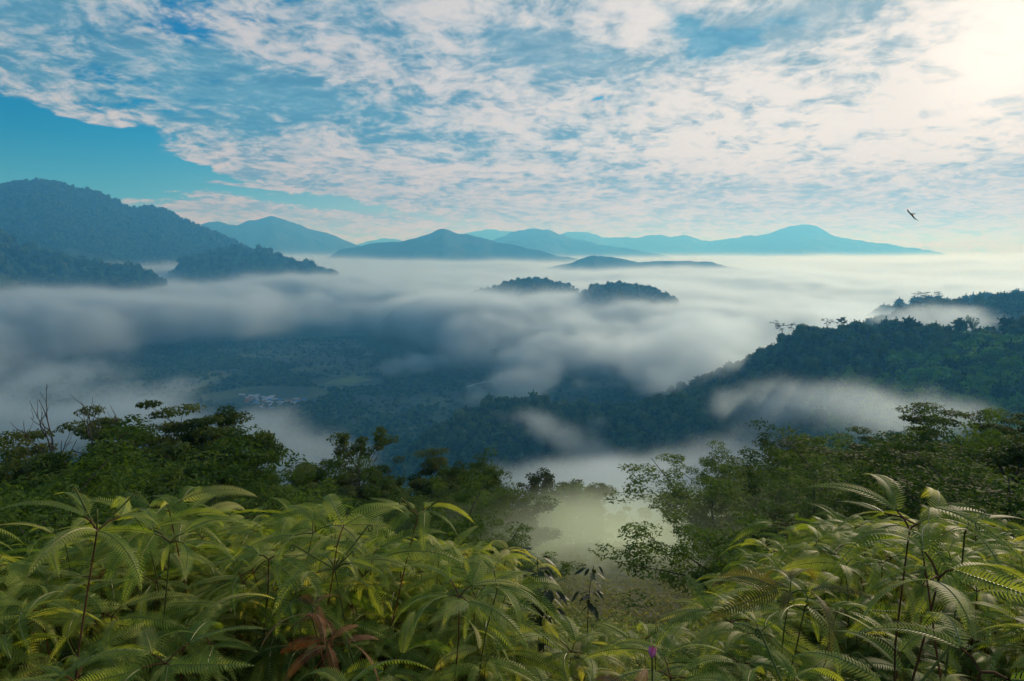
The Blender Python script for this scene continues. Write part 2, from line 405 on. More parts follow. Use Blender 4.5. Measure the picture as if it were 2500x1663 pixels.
hill('low_d', [(1990, 690, 6900), (2035, 664, 7000), (2055, 660, 7000), (2080, 668, 7000), (2120, 690, 6900)],
     600, 500, 0.4, n=60, rough=10, rs=200, trees=False, name='hill')
hill('right_back', [(2080, 800, 2050), (2180, 768, 2100), (2225, 750, 2100), (2260, 742, 2100), (2310, 744, 2100), (2380, 738, 2150), (2440, 728, 2150), (2500, 722, 2200), (2620, 700, 2200), (2800, 690, 2200)],
     600, 500, 0.40, rough=14, rs=180, name='hill')
hill('right_pale', [(2080, 790, 2850), (2180, 748, 2900), (2230, 738, 2900), (2270, 728, 2900), (2330, 738, 2900), (2440, 724, 2900), (2600, 705, 2900)],
     600, 500, 0.4, rough=14, rs=180, name='hill')
hill('right_hill', [(1600, 960, 1500), (1700, 925, 1450), (1790, 885, 1400), (1850, 858, 1380), (1900, 828, 1350), (1950, 805, 1320), (2000, 792, 1300), (2060, 785, 1300), (2150, 790, 1290), (2250, 793, 1280), (2350, 795, 1270), (2430, 793, 1270), (2500, 786, 1260), (2650, 760, 1250), (2900, 720, 1250)],
     760, 500, 0.36, rough=26, rs=170, spur=22, rows=90, n=300, rnd=35, name='hill')
hill('mid_hill', [(900, 1180, 1100), (1000, 1110, 1180), (1070, 1045, 1250), (1120, 1005, 1300), (1200, 980, 1330), (1300, 975, 1340), (1400, 985, 1320), (1500, 990, 1300), (1620, 975, 1250), (1750, 965, 1200), (1900, 975, 1120), (2050, 1010, 1050), (2200, 1040, 980)],
     520, 500, 0.42, rough=24, rs=150, spur=26, rows=80, n=300, rnd=60, name='hill')

# ------------------------------------------------------------------ haze and fog
def vol_mat(name, color, dens, g, attr=None, absorb=None):
    m, N, o = new_mat(name)
    p = N.new('ShaderNodeVolumePrincipled')
    p.inputs['Color'].default_value = (*color, 1); p.inputs['Density'].default_value = dens; p.inputs['Anisotropy'].default_value = g
    p.inputs['Density Attribute'].default_value = attr or ''
    p.inputs['Temperature Attribute'].default_value = ''
    if absorb: p.inputs['Absorption Color'].default_value = (*absorb, 1)
    N.put(o.inputs['Volume'], p.outputs[0]); return m

def build_haze():
    X, Y0, Y1, Z0, Z1 = 46000, -3000, 46000, -60, CZ + 760
    v = [(sx, y, z) for sx in (-X, X) for y in (Y0, Y1) for z in (Z0, Z1)]
    f = [(0, 1, 3, 2), (4, 6, 7, 5), (0, 4, 5, 1), (2, 3, 7, 6), (0, 2, 6, 4), (1, 5, 7, 3)]
    me = bpy.data.meshes.new('haze'); me.from_pydata(v, [], f)
    o = link('haze', me, vol_mat('pale blue air', (0.10, 0.46, 0.93), 1.35e-4, 0.30, absorb=(1, 1, 1)), kind='stuff')
build_haze()

def fog_object(name, x0, x1, y0, y1, z0, z1, nx, ny, nz, func, sigma, label, tint=(0.64, 0.83, 0.97)):
    """voxel fog: densities worked out on a lattice and handed to a Volume Cube"""
    xs = x0 + (np.arange(nx) + 0.5) * (x1 - x0) / nx; ys = y0 + (np.arange(ny) + 0.5) * (y1 - y0) / ny; zs = z0 + (np.arange(nz) + 0.5) * (z1 - z0) / nz
    D = np.clip(func(xs[:, None, None], ys[None, :, None], zs[None, None, :]), 0, None).astype(np.float32)
    D = np.broadcast_to(D, (nx, ny, nz)).copy()
    me = bpy.data.meshes.new(name); me.vertices.add(nx * ny * nz)
    a = me.attributes.new('dens', 'FLOAT', 'POINT'); a.data.foreach_set('value', D.ravel())
    mat = vol_mat('fog ' + name, tint, sigma, 0.50, 'density')
    me.materials.append(mat)
    o = bpy.data.objects.new(name, me); COL.objects.link(o)
    o['kind'] = 'stuff'; o['label'] = label
    g = bpy.data.node_groups.new('fog voxels', 'GeometryNodeTree')
    g.interface.new_socket('Geometry', in_out='INPUT', socket_type='NodeSocketGeometry'); g.interface.new_socket('Geometry', in_out='OUTPUT', socket_type='NodeSocketGeometry')
    L = g.links; nd = g.nodes.new
    gi = nd('NodeGroupInput'); go = nd('NodeGroupOutput'); vc = nd('GeometryNodeVolumeCube'); si = nd('GeometryNodeSampleIndex'); na = nd('GeometryNodeInputNamedAttribute')
    na.data_type = 'FLOAT'; na.inputs['Name'].default_value = 'dens'; si.data_type = 'FLOAT'; si.clamp = True
    pos = nd('GeometryNodeInputPosition'); sep = nd('ShaderNodeSeparateXYZ'); L.new(pos.outputs[0], sep.inputs[0])
    def ix(k, lo, hi, n):
        s = nd('ShaderNodeMath'); s.operation = 'MULTIPLY_ADD'; L.new(sep.outputs[k], s.inputs[0]); s.inputs[1].default_value = n / (hi - lo); s.inputs[2].default_value = -lo * n / (hi - lo)
        f = nd('ShaderNodeMath'); f.operation = 'FLOOR'; L.new(s.outputs[0], f.inputs[0])
        c = nd('ShaderNodeClamp'); L.new(f.outputs[0], c.inputs[0]); c.inputs[1].default_value = 0; c.inputs[2].default_value = n - 1
        return c.outputs[0]
    i, j, k = ix(0, x0, x1, nx), ix(1, y0, y1, ny), ix(2, z0, z1, nz)
    def ma(a_, b_, c_):
        s = nd('FunctionNodeIntegerMath'); s.operation = 'MULTIPLY_ADD'; L.new(a_, s.inputs[0]); s.inputs[1].default_value = b_; L.new(c_, s.inputs[2]); return s.outputs[0]
    idx = ma(ma(i, ny, j), nz, k)
    L.new(gi.outputs[0], si.inputs['Geometry']); L.new(na.outputs['Attribute'], si.inputs['Value']); L.new(idx, si.inputs['Index'])
    L.new(si.outputs[0], vc.inputs['Density'])
    vc.inputs['Min'].default_value = (x0, y0, z0); vc.inputs['Max'].default_value = (x1, y1, z1)
    for s_, n_ in (('Resolution X', nx), ('Resolution Y', ny), ('Resolution Z', nz)): vc.inputs[s_].default_value = n_
    sm = nd('GeometryNodeSetMaterial'); sm.inputs['Material'].default_value = mat
    L.new(vc.outputs[0], sm.inputs[0]); L.new(sm.outputs[0], go.inputs[0])
    md = o.modifiers.new('voxels', 'NODES'); md.node_group = g
    return o

# (photo x, photo y, distance, radius across, radius along, half height, weight)
PUFFS = [
    (40, 1010, 1350, 300, 200, 45, 0.6), (-150, 960, 1700, 350, 260, 60, 0.55), (220, 1075, 1150, 200, 160, 40, 0.5), (120, 900, 2100, 320, 260, 50, 0.35),
    (690, 1080, 1000, 90, 120, 38, 0.75), (770, 1110, 930, 80, 100, 34, 0.8), (560, 1075, 1050, 90, 110, 34, 0.45), (860, 1135, 900, 60, 80, 26, 0.4),
    (1500, 830, 2150, 240, 300, 60, 0.85), (1640, 850, 1900, 200, 220, 60, 0.95), (1370, 880, 2050, 170, 200, 50, 0.75), (1290, 935, 1850, 120, 160, 44, 0.7),
    (1760, 850, 1750, 170, 200, 60, 0.9), (1560, 900, 1750, 170, 160, 46, 0.7), (1100, 870, 2300, 180, 200, 44, 0.5), (1180, 940, 1900, 90, 120, 34, 0.4), (1000, 890, 2250, 110, 160, 36, 0.4),
    (1700, 920, 1600, 120, 130, 36, 0.6), (1080, 1010, 1650, 60, 60, 22, 0.45), (1140, 975, 1650, 60, 60, 22, 0.4),
    (1330, 1035, 1150, 34, 60, 20, 0.75), (1390, 1065, 1120, 34, 60, 20, 0.75), (1450, 1105, 1080, 36, 60, 18, 0.75), (1490, 1140, 1040, 36, 50, 16, 0.65), (1290, 1020, 1180, 40, 60, 20, 0.5),
    (1720, 885, 1330, 70, 60, 30, 0.8), (1650, 925, 1280, 80, 60, 28, 0.8), (1560, 935, 1350, 90, 60, 30, 0.6), (1780, 870, 1330, 40, 50, 20, 0.6), (1400, 930, 1500, 80, 80, 26, 0.6),
    (1470, 1025, 1150, 30, 50, 18, 0.4), (1200, 1010, 1230, 40, 50, 16, 0.35),
    (1900, 975, 1040, 90, 100, 34, 0.7), (2000, 975, 1000, 70, 80, 26, 0.7), (2090, 1000, 930, 70, 80, 26, 0.85), (2120, 970, 960, 40, 50, 20, 0.5), (2220, 1030, 850, 80, 80, 26, 0.65), (1980, 1060, 900, 80, 80, 26, 0.5), 
    (1800, 1000, 1100, 70, 100, 26, 0.35), (2340, 1010, 830, 70, 60, 20, 0.5),
    (1500, 1225, 780, 120, 110, 26, 0.9), (1620, 1195, 760, 110, 100, 26, 0.85), (1380, 1225, 760, 110, 110, 30, 0.75), (1740, 1165, 760, 100, 110, 28, 0.75), (1560, 1280, 620, 150, 120, 36, 0.8), (1250, 1190, 800, 80, 90, 22, 0.4),
    (1720, 800, 1650, 150, 200, 46, 0.7), (2330, 775, 1800, 240, 120, 34, 0.6), (2150, 770, 1800, 200, 150, 36, 0.6),
]
PF = [(at(a, b, c), ra, rl, hh, w) for (a, b, c, ra, rl, hh, w) in PUFFS]
def fog_top(x, y):
    d = np.hypot(x, y); az = np.arctan2(x, y)
    base = 282 + np.interp(d, [3000, 9000, 20000], [0, 60, 20]) + 60 * sst(4600, 6200, d) * sst(-0.1, -0.5, az)
    return base + 55 * sst(8000, 14000, d) * fbm2(x + 4000, y, 3800, 3) + 34 * fbm2(x, y, 1500, 5, 0.55) + 18 * fbm2(x + 900, y, 420, 4, 0.55)
def deck(x, y, z):
    d = np.hypot(x, y)
    azr = np.arctan2(x, np.maximum(y, 1))
    edge = np.interp(azr, [-0.9, -0.62, -0.52, -0.42, -0.30, -0.18, -0.08, 0.06, 0.2, 0.4, 0.9], [1900, 2150, 2400, 2900, 3200, 2900, 2250, 2150, 1900, 1800, 1800])
    edge = edge + 420 * fbm2(x, y, 800, 4) + 260 * fbm2(x + 50, y, 230, 4, .6)
    m = sst(0, 900, d - edge)
    top = fog_top(x, y) - 60 * (1 - m) + 16 * fbm2(x + 100, y, 150, 4, .6)
    hh = np.interp(d, [2000, 5000, 9000, 20000], [11, 14, 22, 34])
    return m * np.exp(-np.maximum(z - top + 40 + .5 * hh, 0) / hh) * sst(60, 110, z) * np.interp(d, [8000, 20000], [1, .5])
def near_fog(x, y, z):
    X, Y, Z = np.broadcast_arrays(x, y, z)
    X, Y, Z = X.astype(np.float32), Y.astype(np.float32), Z.astype(np.float32)
    wv = 60 * fbm3(X + 333, Y, Z, 220, 2); n = fbm3(X + wv, Y * 0.8 + wv, Z * 1.5, 210, 4, 0.6)
    f = fbm3(X + 900 + wv, Y * 0.8, Z * 1.6, 75, 4, 0.65)
    rid = fbm3(X - 500, Y - wv, Z * 1.5, 170, 3, .6); nn = 0.5 * n + 0.4 * f + 0.45 * (0.22 - np.abs(rid))
    D = deck(x, y, z) * np.clip(1.0 + 1.1 * nn, 0.05, 2)
    F = np.zeros(X.shape, np.float32)
    for c, ra, rl, hh, w in PF:
        h = math.hypot(c[0], c[1]); rx, ry = c[0] / h, c[1] / h
        U = (x - c[0]) * ry - (y - c[1]) * rx; V = (x - c[0]) * rx + (y - c[1]) * ry
        q = (U / ra) ** 2 + (V / rl) ** 2 + ((z - c[2]) / hh) ** 2
        F = np.maximum(F, w * np.exp(-q)) if False else F + w * np.exp(-q * 1.0)
    F = np.minimum(F, 1.25)
    P = sst(0.40, 1.15, F + 1.6 * nn * sst(0.0, 0.5, F))
    edge = sst(0, 160, X + 4200) * sst(0, 160, 4200 - X) * sst(0, 120, Y - 380)
    base = sst(40, 60, Z) * sst(0, 24, 400 - Z)
    return np.maximum(D, 0.62 * P * (F > 0.02)) * edge * base
FOGS = 0.011
fog_object('valley_fog', -2300, 2300, 380, 2600, 28, 400, 354, 171, 31, near_fog, FOGS, 'torn wisps of low fog over the valley floor and round the near hills')
fog_object('valley_fog', -4200, 4200, 2600.4, 5200, 28, 400, 350, 108, 31, near_fog, FOGS, 'thick white fog filling the valley between the dark hills')
def mid_fog(x, y, z):
    return deck(x, y, z) * (1 + 0.3 * fbm2(x, y, 700, 3))
fog_object('fog_sea', -9500, 9500, 5200.5, 12000, 40, 560, 270, 97, 26, mid_fog, FOGS, 'smooth sea of fog lying round the distant hills')
fog_object('fog_sea', -34000, 34000, 12000.5, 42000, 40, 820, 160, 70, 39, mid_fog, FOGS * 0.7, 'fog reaching to the horizon in front of the grey range')
# ------------------------------------------------------------------ vegetation builders
def tube(V, F, pts, radii, k=6):
    """append a tapering tube along pts to the lists V, F"""
    base = len(V); pts = [Vector(p) for p in pts]
    for i, p in enumerate(pts):
        t = (pts[min(i + 1, len(pts) - 1)] - pts[max(i - 1, 0)])
        t = t.normalized() if t.length > 1e-9 else Vector((0, 0, 1))
        a = t.cross(Vector((0.31, 0.95, 0.1))).normalized(); b = t.cross(a)
        for j in range(k):
            w = 2 * math.pi * j / k
            V.append(p + (a * math.cos(w) + b * math.sin(w)) * radii[i])
    for i in range(len(pts) - 1):
        for j in range(k):
            F.append((base + i * k + j, base + i * k + (j + 1) % k, base + (i + 1) * k + (j + 1) % k, base + (i + 1) * k + j))
def pyd(name, V, F, mat, smooth=True):
    me = bpy.data.meshes.new(name); me.from_pydata([tuple(v) for v in V], [], F); me.materials.append(mat)
    if smooth: me.polygons.foreach_set('use_smooth', [True] * len(me.polygons))
    return me
def leaves_mesh(name, P, Nrm, size, mat, rng, aspect=1.9, droop=0.0):
    """kite shaped leaves at P facing Nrm"""
    n = len(P)
    Nrm = Nrm / np.linalg.norm(Nrm, axis=1)[:, None]
    A = rng.normal(size=(n, 3)); A[:, 2] -= droop
    A -= (A * Nrm).sum(1)[:, None] * Nrm; A /= np.linalg.norm(A, axis=1)[:, None]
    B = np.cross(Nrm, A)
    L = (size * rng.uniform(0.6, 1.3, n))[:, None]; W = L / aspect
    v = np.stack([P, P + A * L * 0.45 + B * W * 0.5 - Nrm * L * 0.06, P + A * L - Nrm * L * 0.22, P + A * L * 0.45 - B * W * 0.5 - Nrm * L * 0.06], 1)
    f = np.arange(4 * n).reshape(n, 4)
    me = mesh_np(name, v.reshape(-1, 3), f); me.materials.append(mat); return me

M_BARK = plain_mat('mossy bark', (0.06, 0.05, 0.035), (0.03, 0.03, 0.02), 0.9, 3.0)
M_PALEBARK = plain_mat('pale bark', (0.16, 0.13, 0.10), (0.07, 0.06, 0.045), 0.9, 4.0)
LEAF = {
    'umbrella': leaf_mat('umbrella tree leaves', (0.040, 0.064, 0.014), (0.080, 0.110, 0.025), 0.35, 0.75, spec=.08, hue=((0.075, 0.095, 0.022), 0.8)),
    'open': leaf_mat('open tree leaves', (0.032, 0.058, 0.014), (0.060, 0.092, 0.022), 0.35, 0.75, spec=.08),
    'round': leaf_mat('round tree leaves', (0.028, 0.055, 0.012), (0.064, 0.106, 0.023), 0.35, 0.75, spec=.08, hue=((0.065, 0.10, 0.022), 0.75)),
    'bushy': leaf_mat('drooping tree leaves', (0.040, 0.082, 0.016), (0.085, 0.145, 0.028), 0.38, 0.75, spec=.08, hue=((0.085, 0.125, 0.026), 0.8)),
}
def bend_path(p0, d, length, steps, rng, up=0.0, jit=0.15):
    p = Vector(p0); d = Vector(d).normalized(); out = [p.copy()]
    for _ in range(steps):
        d = (d + Vector(rng.normal(0, jit, 3)) + Vector((0, 0, up))).normalized()
        p = p + d * (length / steps); out.append(p.copy())
    return out, d

def make_tree_meshes(kind, seed, H=10.0):
    """trunk and crown meshes of one tree of unit style, H metres tall, origin at the foot"""
    rng = np.random.default_rng(seed); V, F = [], []
    clusters = []       # (centre, rx, rz, leaf count)
    def limb(p, d, L, r, depth, up, cl):
        path, dd = bend_path(p, d, L, 5, rng, up, 0.13)
        tube(V, F, path, [r * (1 - 0.75 * i / 5) + 0.006 for i in range(6)], 5)
        if depth > 0:
            for q in range(int(rng.integers(2, 4))):
                k = int(rng.integers(2, 6)); nd = (dd + Vector(rng.normal(0, 0.55, 3)) + Vector((0, 0, 0.1))).normalized()
                limb(path[k], nd, L * rng.uniform(0.45, 0.7), r * 0.45, depth - 1, up, cl)
        else:
            cl(path[-1], dd)
            if rng.random() < 0.6: cl(path[3], dd)
        return path
    if kind == 'umbrella':
        tp, _ = bend_path((0, 0, 0), (rng.normal(0, .08), rng.normal(0, .08), 1), H * 0.72, 7, rng, 0.05, 0.06)
        tube(V, F, tp, [H * 0.018 * (1 - 0.6 * i / 7) for i in range(8)], 7)
        cl = lambda p, d: clusters.append((p + Vector((0, 0, .05)), rng.uniform(.6, 1.15), rng.uniform(.13, .22), 300))
        for k in range(3, 8):
            for q in range(2 if k < 5 else 3):
                a = rng.uniform(0, 6.283); el = rng.uniform(.25, .55) if k < 7 else rng.uniform(.5, 1.1)
                limb(tp[k], (math.cos(a), math.sin(a), el), H * rng.uniform(.22, .40) * (1.15 if k > 4 else .8), H * .007, 1, -0.03, cl)
        size = 0.20; asp = 1.7; dro = 0.1; tilt = 0.45
    elif kind == 'open':
        tp, _ = bend_path((0, 0, 0), (rng.normal(0, .06), rng.normal(0, .06), 1), H * 0.8, 8, rng, 0.08, 0.05)
        tube(V, F, tp, [H * 0.016 * (1 - 0.7 * i / 8) for i in range(9)], 7)
        cl = lambda p, d: clusters.append((p, rng.uniform(.38, .72), rng.uniform(.2, .35), 130))
        for k in range(2, 9):
            for q in range(3):
                a = rng.uniform(0, 6.283)
                limb(tp[k], (math.cos(a), math.sin(a), rng.uniform(.5, 1.2)), H * rng.uniform(.2, .36) * (1 - .03 * k), H * .006, 1, 0.04, cl)
        size = 0.21; asp = 1.8; dro = 0.3; tilt = 0.8
    elif kind == 'round':
        tp, _ = bend_path((0, 0, 0), (rng.normal(0, .06), rng.normal(0, .06), 1), H * 0.66, 6, rng, 0.05, 0.06)
        tube(V, F, tp, [H * 0.02 * (1 - 0.6 * i / 6) for i in range(7)], 7)
        cl = lambda p, d: clusters.append((p, rng.uniform(.6, 1.0), rng.uniform(.4, .65), 320))
        for k in range(2, 7):
            for q in range(4 if k > 3 else 3):
                a = rng.uniform(0, 6.283)
                limb(tp[k], (math.cos(a), math.sin(a), rng.uniform(.2, 1.0)), H * rng.uniform(.16, .30), H * .007, 1, 0.02, cl)
        size = 0.20; asp = 1.7; dro = 0.5; tilt = 0.9
    else:   # bushy: leaves almost to the ground, arching sprays
        for s_ in range(7):
            a = rng.uniform(0, 6.283)
            path, dd = bend_path((rng.normal(0, .5), rng.normal(0, .5), 0), (math.cos(a) * .35, math.sin(a) * .35, 1), H * rng.uniform(.55, 1.0), 10, rng, -0.03, 0.09)
            for i in range(1, 11): path[i] = path[i] + Vector((math.cos(a), math.sin(a), 0)) * (i / 10) ** 2 * H * .16
            tube(V, F, path, [H * 0.008 * (1 - 0.8 * i / 10) + .004 for i in range(11)], 5)
            for k in range(2, 11):
                for q in range(3):
                    o_ = Vector(rng.normal(0, H * .055, 3))
                    clusters.append((path[k] + o_, rng.uniform(.45, .85), rng.uniform(.3, .55), 120))
        size = 0.22; asp = 2.6; dro = 1.4; tilt = 1.1
    trunk = pyd('trunk', V, F, M_PALEBARK if kind == 'open' else M_BARK)
    P, Nn = [], []
    for c, rx, rz, n in clusters:
        q = rng.normal(size=(n, 3)); q /= np.linalg.norm(q, axis=1)[:, None]; q *= rng.uniform(.35, 1.0, n)[:, None] ** .6
        lump = 0.75 + 0.5 * rng.random()
        q[:, :2] *= rx * lump; q[:, 2] *= rz
        P.append(np.array(c) + q)
        nn = rng.normal(0, tilt, (n, 3)); nn[:, 2] += 1.0; nn += q / max(rx, .1) * .5
        Nn.append(nn)
    P = np.concatenate(P); Nn = np.concatenate(Nn)
    top = np.percentile(P[:, 2], 99.3)
    crown = leaves_mesh('crown', P, Nn, size, LEAF[kind], rng, asp, dro)
    return trunk, crown, top

TREE = {}
for kind, seeds in (('umbrella', (1, 2, 3)), ('open', (4, 5, 6)), ('round', (7, 8, 9)), ('bushy', (10, 11, 12))):
    TREE[kind] = [make_tree_meshes(kind, 100 + s_) for s_ in seeds]
def place_tree(name, kind, var, x, y, z, height, rot, label, cat='tree', group=None, wide=1.0):
    tr, cr, top = TREE[kind][var % 3]
    e = bpy.data.objects.new(name, None); COL.objects.link(e)
    s_ = height / top
    e.location = (x, y, z); e.rotation_euler = (0, 0, rot); e.scale = (s_ * wide, s_ * wide, s_)
    e['label'] = label; e['category'] = cat
    if group: e['group'] = group
    link('trunk', tr, parent=e); link('crown', cr, parent=e)
    return e

# silhouette of the near trees: (photo x, photo y of the top, distance, kind, variant, width, label)
NEAR_TREES = [
    (20, 1070, 52, 'open', 1, 1.2, 'thin leafy tree at the far left edge, its small leaves loose against the fog'),
    (60, 1110, 44, 'bushy', 0, 1.5, 'broad pale green drooping bush filling the left edge'),
    (130, 1058, 60, 'umbrella', 0, 1.0, 'flat topped tree standing before the tall bare snag'),
    (185, 1090, 50, 'round', 0, 1.1, 'dark round crowned tree between the two bare snags'),
    (235, 1025, 66, 'umbrella', 2, 1.0, 'flat umbrella tree whose crown touches the second bare snag'),
    (375, 1006, 66, 'umbrella', 2, 1.1, 'umbrella tree with a ragged flat top right beside the highest umbrella tree'),
    (325, 996, 64, 'umbrella', 1, 1.35, 'highest flat topped umbrella tree, with forked bare limbs under its crown'),
    (290, 1060, 56, 'umbrella', 2, 1.1, 'lower umbrella tree beside the second bare snag'),
    (415, 1012, 62, 'umbrella', 0, 1.1, 'umbrella tree with a stepped crown right of the highest umbrella tree'),
    (470, 1048, 58, 'round', 1, 1.0, 'dark leafy tree with ragged sides closing the umbrella tree row'),
    (510, 1042, 60, 'open', 0, 0.9, 'narrow dark tree just left of the lone round tree'),
    (612, 1053, 64, 'round', 2, 0.85, 'lone round tree with two leaf masses and mist all round it'),
    (640, 1135, 52, 'umbrella', 1, 1.0, 'low flat tree under the lone round tree'),
    (735, 1132, 60, 'round', 0, 0.9, 'low twin crowned tree left of the tall open tree'),
    (690, 1160, 52, 'bushy', 1, 1.0, 'low dark bush below the lone round tree'),
    (872, 1047, 62, 'open', 2, 1.25, 'tall open tree with fanned branches reaching over the fog'),
    (940, 1120, 58, 'open', 1, 1.0, 'loose tree leaning out right of the tall open tree'),
    (1000, 1140, 60, 'umbrella', 2, 0.9, 'small tree with layered twigs right of the leaning tree'),
    (1095, 1115, 62, 'round', 1, 0.7, 'upright tree with a narrow pointed crown in the middle of the row'),
    (1150, 1132, 60, 'round', 2, 0.95, 'tree with see-through lower crown beside the pointed tree'),
    (1225, 1168, 56, 'bushy', 2, 1.2, 'light green drooping tree with a domed top'),
    (1275, 1172, 58, 'bushy', 0, 1.1, 'light green drooping tree with twin tips'),
    (1350, 1166, 62, 'open', 0, 1.0, 'dark tree with ragged top near the right end of the left row'),
    (1395, 1165, 64, 'round', 0, 0.8, 'small dark crowned tree beside the misty gap'),
    (1435, 1178, 66, 'open', 2, 0.9, 'last tree of the left row, twigs pointing at the misty gap'),
    (1530, 1232, 100, 'round', 1, 1.0, 'faint tree standing in mist left of the misty gap centre'),
    (1590, 1222, 96, 'umbrella', 0, 1.0, 'faint spreading tree in the misty gap'),
    (1650, 1250, 104, 'bushy', 1, 1.2, 'pale bush at the foot of the right hand slope in mist'),
    (1745, 1192, 92, 'open', 1, .75, 'small tree leaning into the mist at the start of the right slope'),
    (1820, 1190, 66, 'umbrella', 1, 1.35, 'broad layered tree like a parasol above the clearing'),
    (1870, 1140, 78, 'round', 2, 1.0, 'pointed round tree behind the broad layered tree'),
    (1955, 1136, 72, 'bushy', 2, 1.4, 'pale domed drooping tree left of the arching twig'),
    (2060, 1110, 74, 'bushy', 0, 1.3, 'drooping tree under the arching twig'),
    (2110, 1078, 80, 'umbrella', 2, 1.1, 'flat topped tree peeping over the drooping domes'),
    (2190, 1090, 72, 'bushy', 1, 1.7, 'large domed drooping tree in the middle of the right slope'),
    (2290, 1068, 74, 'umbrella', 0, 1.1, 'flat topped tree on the right slope with sky showing below its limbs'),
    (2350, 1042, 78, 'umbrella', 1, 1.3, 'layered tree stepping up the right slope'),
    (2420, 1030, 82, 'umbrella', 2, 1.3, 'brownish layered tree next to the highest right tree'),
    (2490, 990, 76, 'umbrella', 0, 1.3, 'highest layered tree cut by the right edge'),
    (2400, 1080, 64, 'bushy', 2, 1.6, 'wide drooping tree below the layered trees of the right slope'),
    (2300, 1130, 58, 'bushy', 0, 1.5, 'dark drooping tree low on the right slope'),
    (2490, 1110, 56, 'bushy', 1, 1.6, 'dark drooping tree low at the right edge'),
]
nt_rng = np.random.default_rng(3)
TREE_XY = []
for (sx, sy, dist, kind, var, wide, lab) in NEAR_TREES:
    p = at(sx, sy, dist); g = float(ground_z(p[0], p[1])) - 0.3
    place_tree({'umbrella': 'umbrella_tree', 'open': 'open_tree', 'round': 'broadleaf_tree', 'bushy': 'drooping_tree'}[kind], kind, var, p[0], p[1], g, p[2] - g, nt_rng.uniform(0, 6.28), lab, wide=wide * (1.2 if kind == 'umbrella' else 1.0) * min(1.3, 10.5 / max(p[2] - g, 5)))
    TREE_XY.append((p[0], p[1]))
TOP_X = [-300, 0, 120, 250, 400, 520, 560, 620, 680, 740, 800, 870, 950, 1050, 1100, 1200, 1350, 1440, 1500, 1600, 1700, 1800, 1900, 2000, 2100, 2250, 2400, 2500, 2800]
TOP_Y = [1140, 1150, 1135, 1120, 1100, 1130, 1180, 1170, 1200, 1180, 1190, 1140, 1170, 1190, 1170, 1190, 1210, 1230, 1270, 1270, 1230, 1180, 1140, 1112, 1095, 1070, 1040, 1012, 990]
def fill_trees():
    k = 0; tries = 0
    while k < 215 and tries < 14000:
        tries += 1
        sx = nt_rng.uniform(-160, 2660); dist = nt_rng.uniform(13, 74)
        cl = sst(1300, 1400, sx) * sst(1800, 1700, sx)
        if cl > 0.25: dist = nt_rng.uniform(58, 110)
        p = at(sx, 1300, dist)
        if any((p[0] - a) ** 2 + (p[1] - b) ** 2 < 2.7 ** 2 for a, b in TREE_XY): continue
        lim = np.interp(sx, TOP_X, TOP_Y) + nt_rng.uniform(25, 110) * (1 if dist > 28 else 1.7) + (40 if cl > .25 else 0) * nt_rng.random() 
        top = at(sx, lim, dist)
        g = float(ground_z(p[0], p[1])) - 0.3
        hh = top[2] - g
        if hh < (1.3 if dist < 30 else 2.2): continue
        if hh > (18 if sx > 1850 else 13): continue
        if 1290 < sx < 1700 and dist < 88: continue
        kind = ['bushy', 'round', 'bushy', 'umbrella', 'open'][int(nt_rng.integers(0, 5))] if dist > 32 else 'bushy'
        zone = 0 if sx < 560 else 1 if sx < 1440 else 2 if sx < 1780 else 3
        where = ['at the left edge', 'below the two bare snags', 'under the highest umbrella tree', 'under the lone round tree', 'left below the tall open tree', 'under the leaning tree', 'below the pointed tree', 'below the light green drooping trees', 'at the right end of the left row', 'in the misty gap', 'where the right slope begins', 'below the broad layered tree', 'under the arching twig', 'below the large domed tree', 'on the upper right slope', 'at the right edge'][int(np.clip(np.searchsorted([40, 240, 460, 660, 820, 960, 1130, 1280, 1430, 1600, 1750, 1900, 2080, 2260, 2420], sx), 0, 15))]
        where += ', nearest row' if dist < 24 else ', front row' if dist < 44 else ', middle row' if dist < 58 else ', back row'
        look = {'bushy': 'drooping leafy tree', 'round': 'dense round tree', 'umbrella': 'small layered tree', 'open': 'loose twiggy tree'}[kind]
        wd = min(1.9, max(1.0, 8.5 / hh)) * nt_rng.uniform(.9, 1.2)
        size = ('tall' if hh > 7 else 'middling' if hh > 4.5 else 'low' if hh > 2.6 else 'very low') + (' wide' if wd > 1.6 else '')
        place_tree({'umbrella': 'umbrella_tree', 'open': 'open_tree', 'round': 'broadleaf_tree', 'bushy': 'drooping_tree'}[kind], kind, int(nt_rng.integers(0, 3)), p[0], p[1], g, hh, nt_rng.uniform(0, 6.28),
                   f'{size} {look} {where}', group='trees crowding the near slopes', wide=wd)
        TREE_XY.append((p[0], p[1])); k += 1
fill_trees()

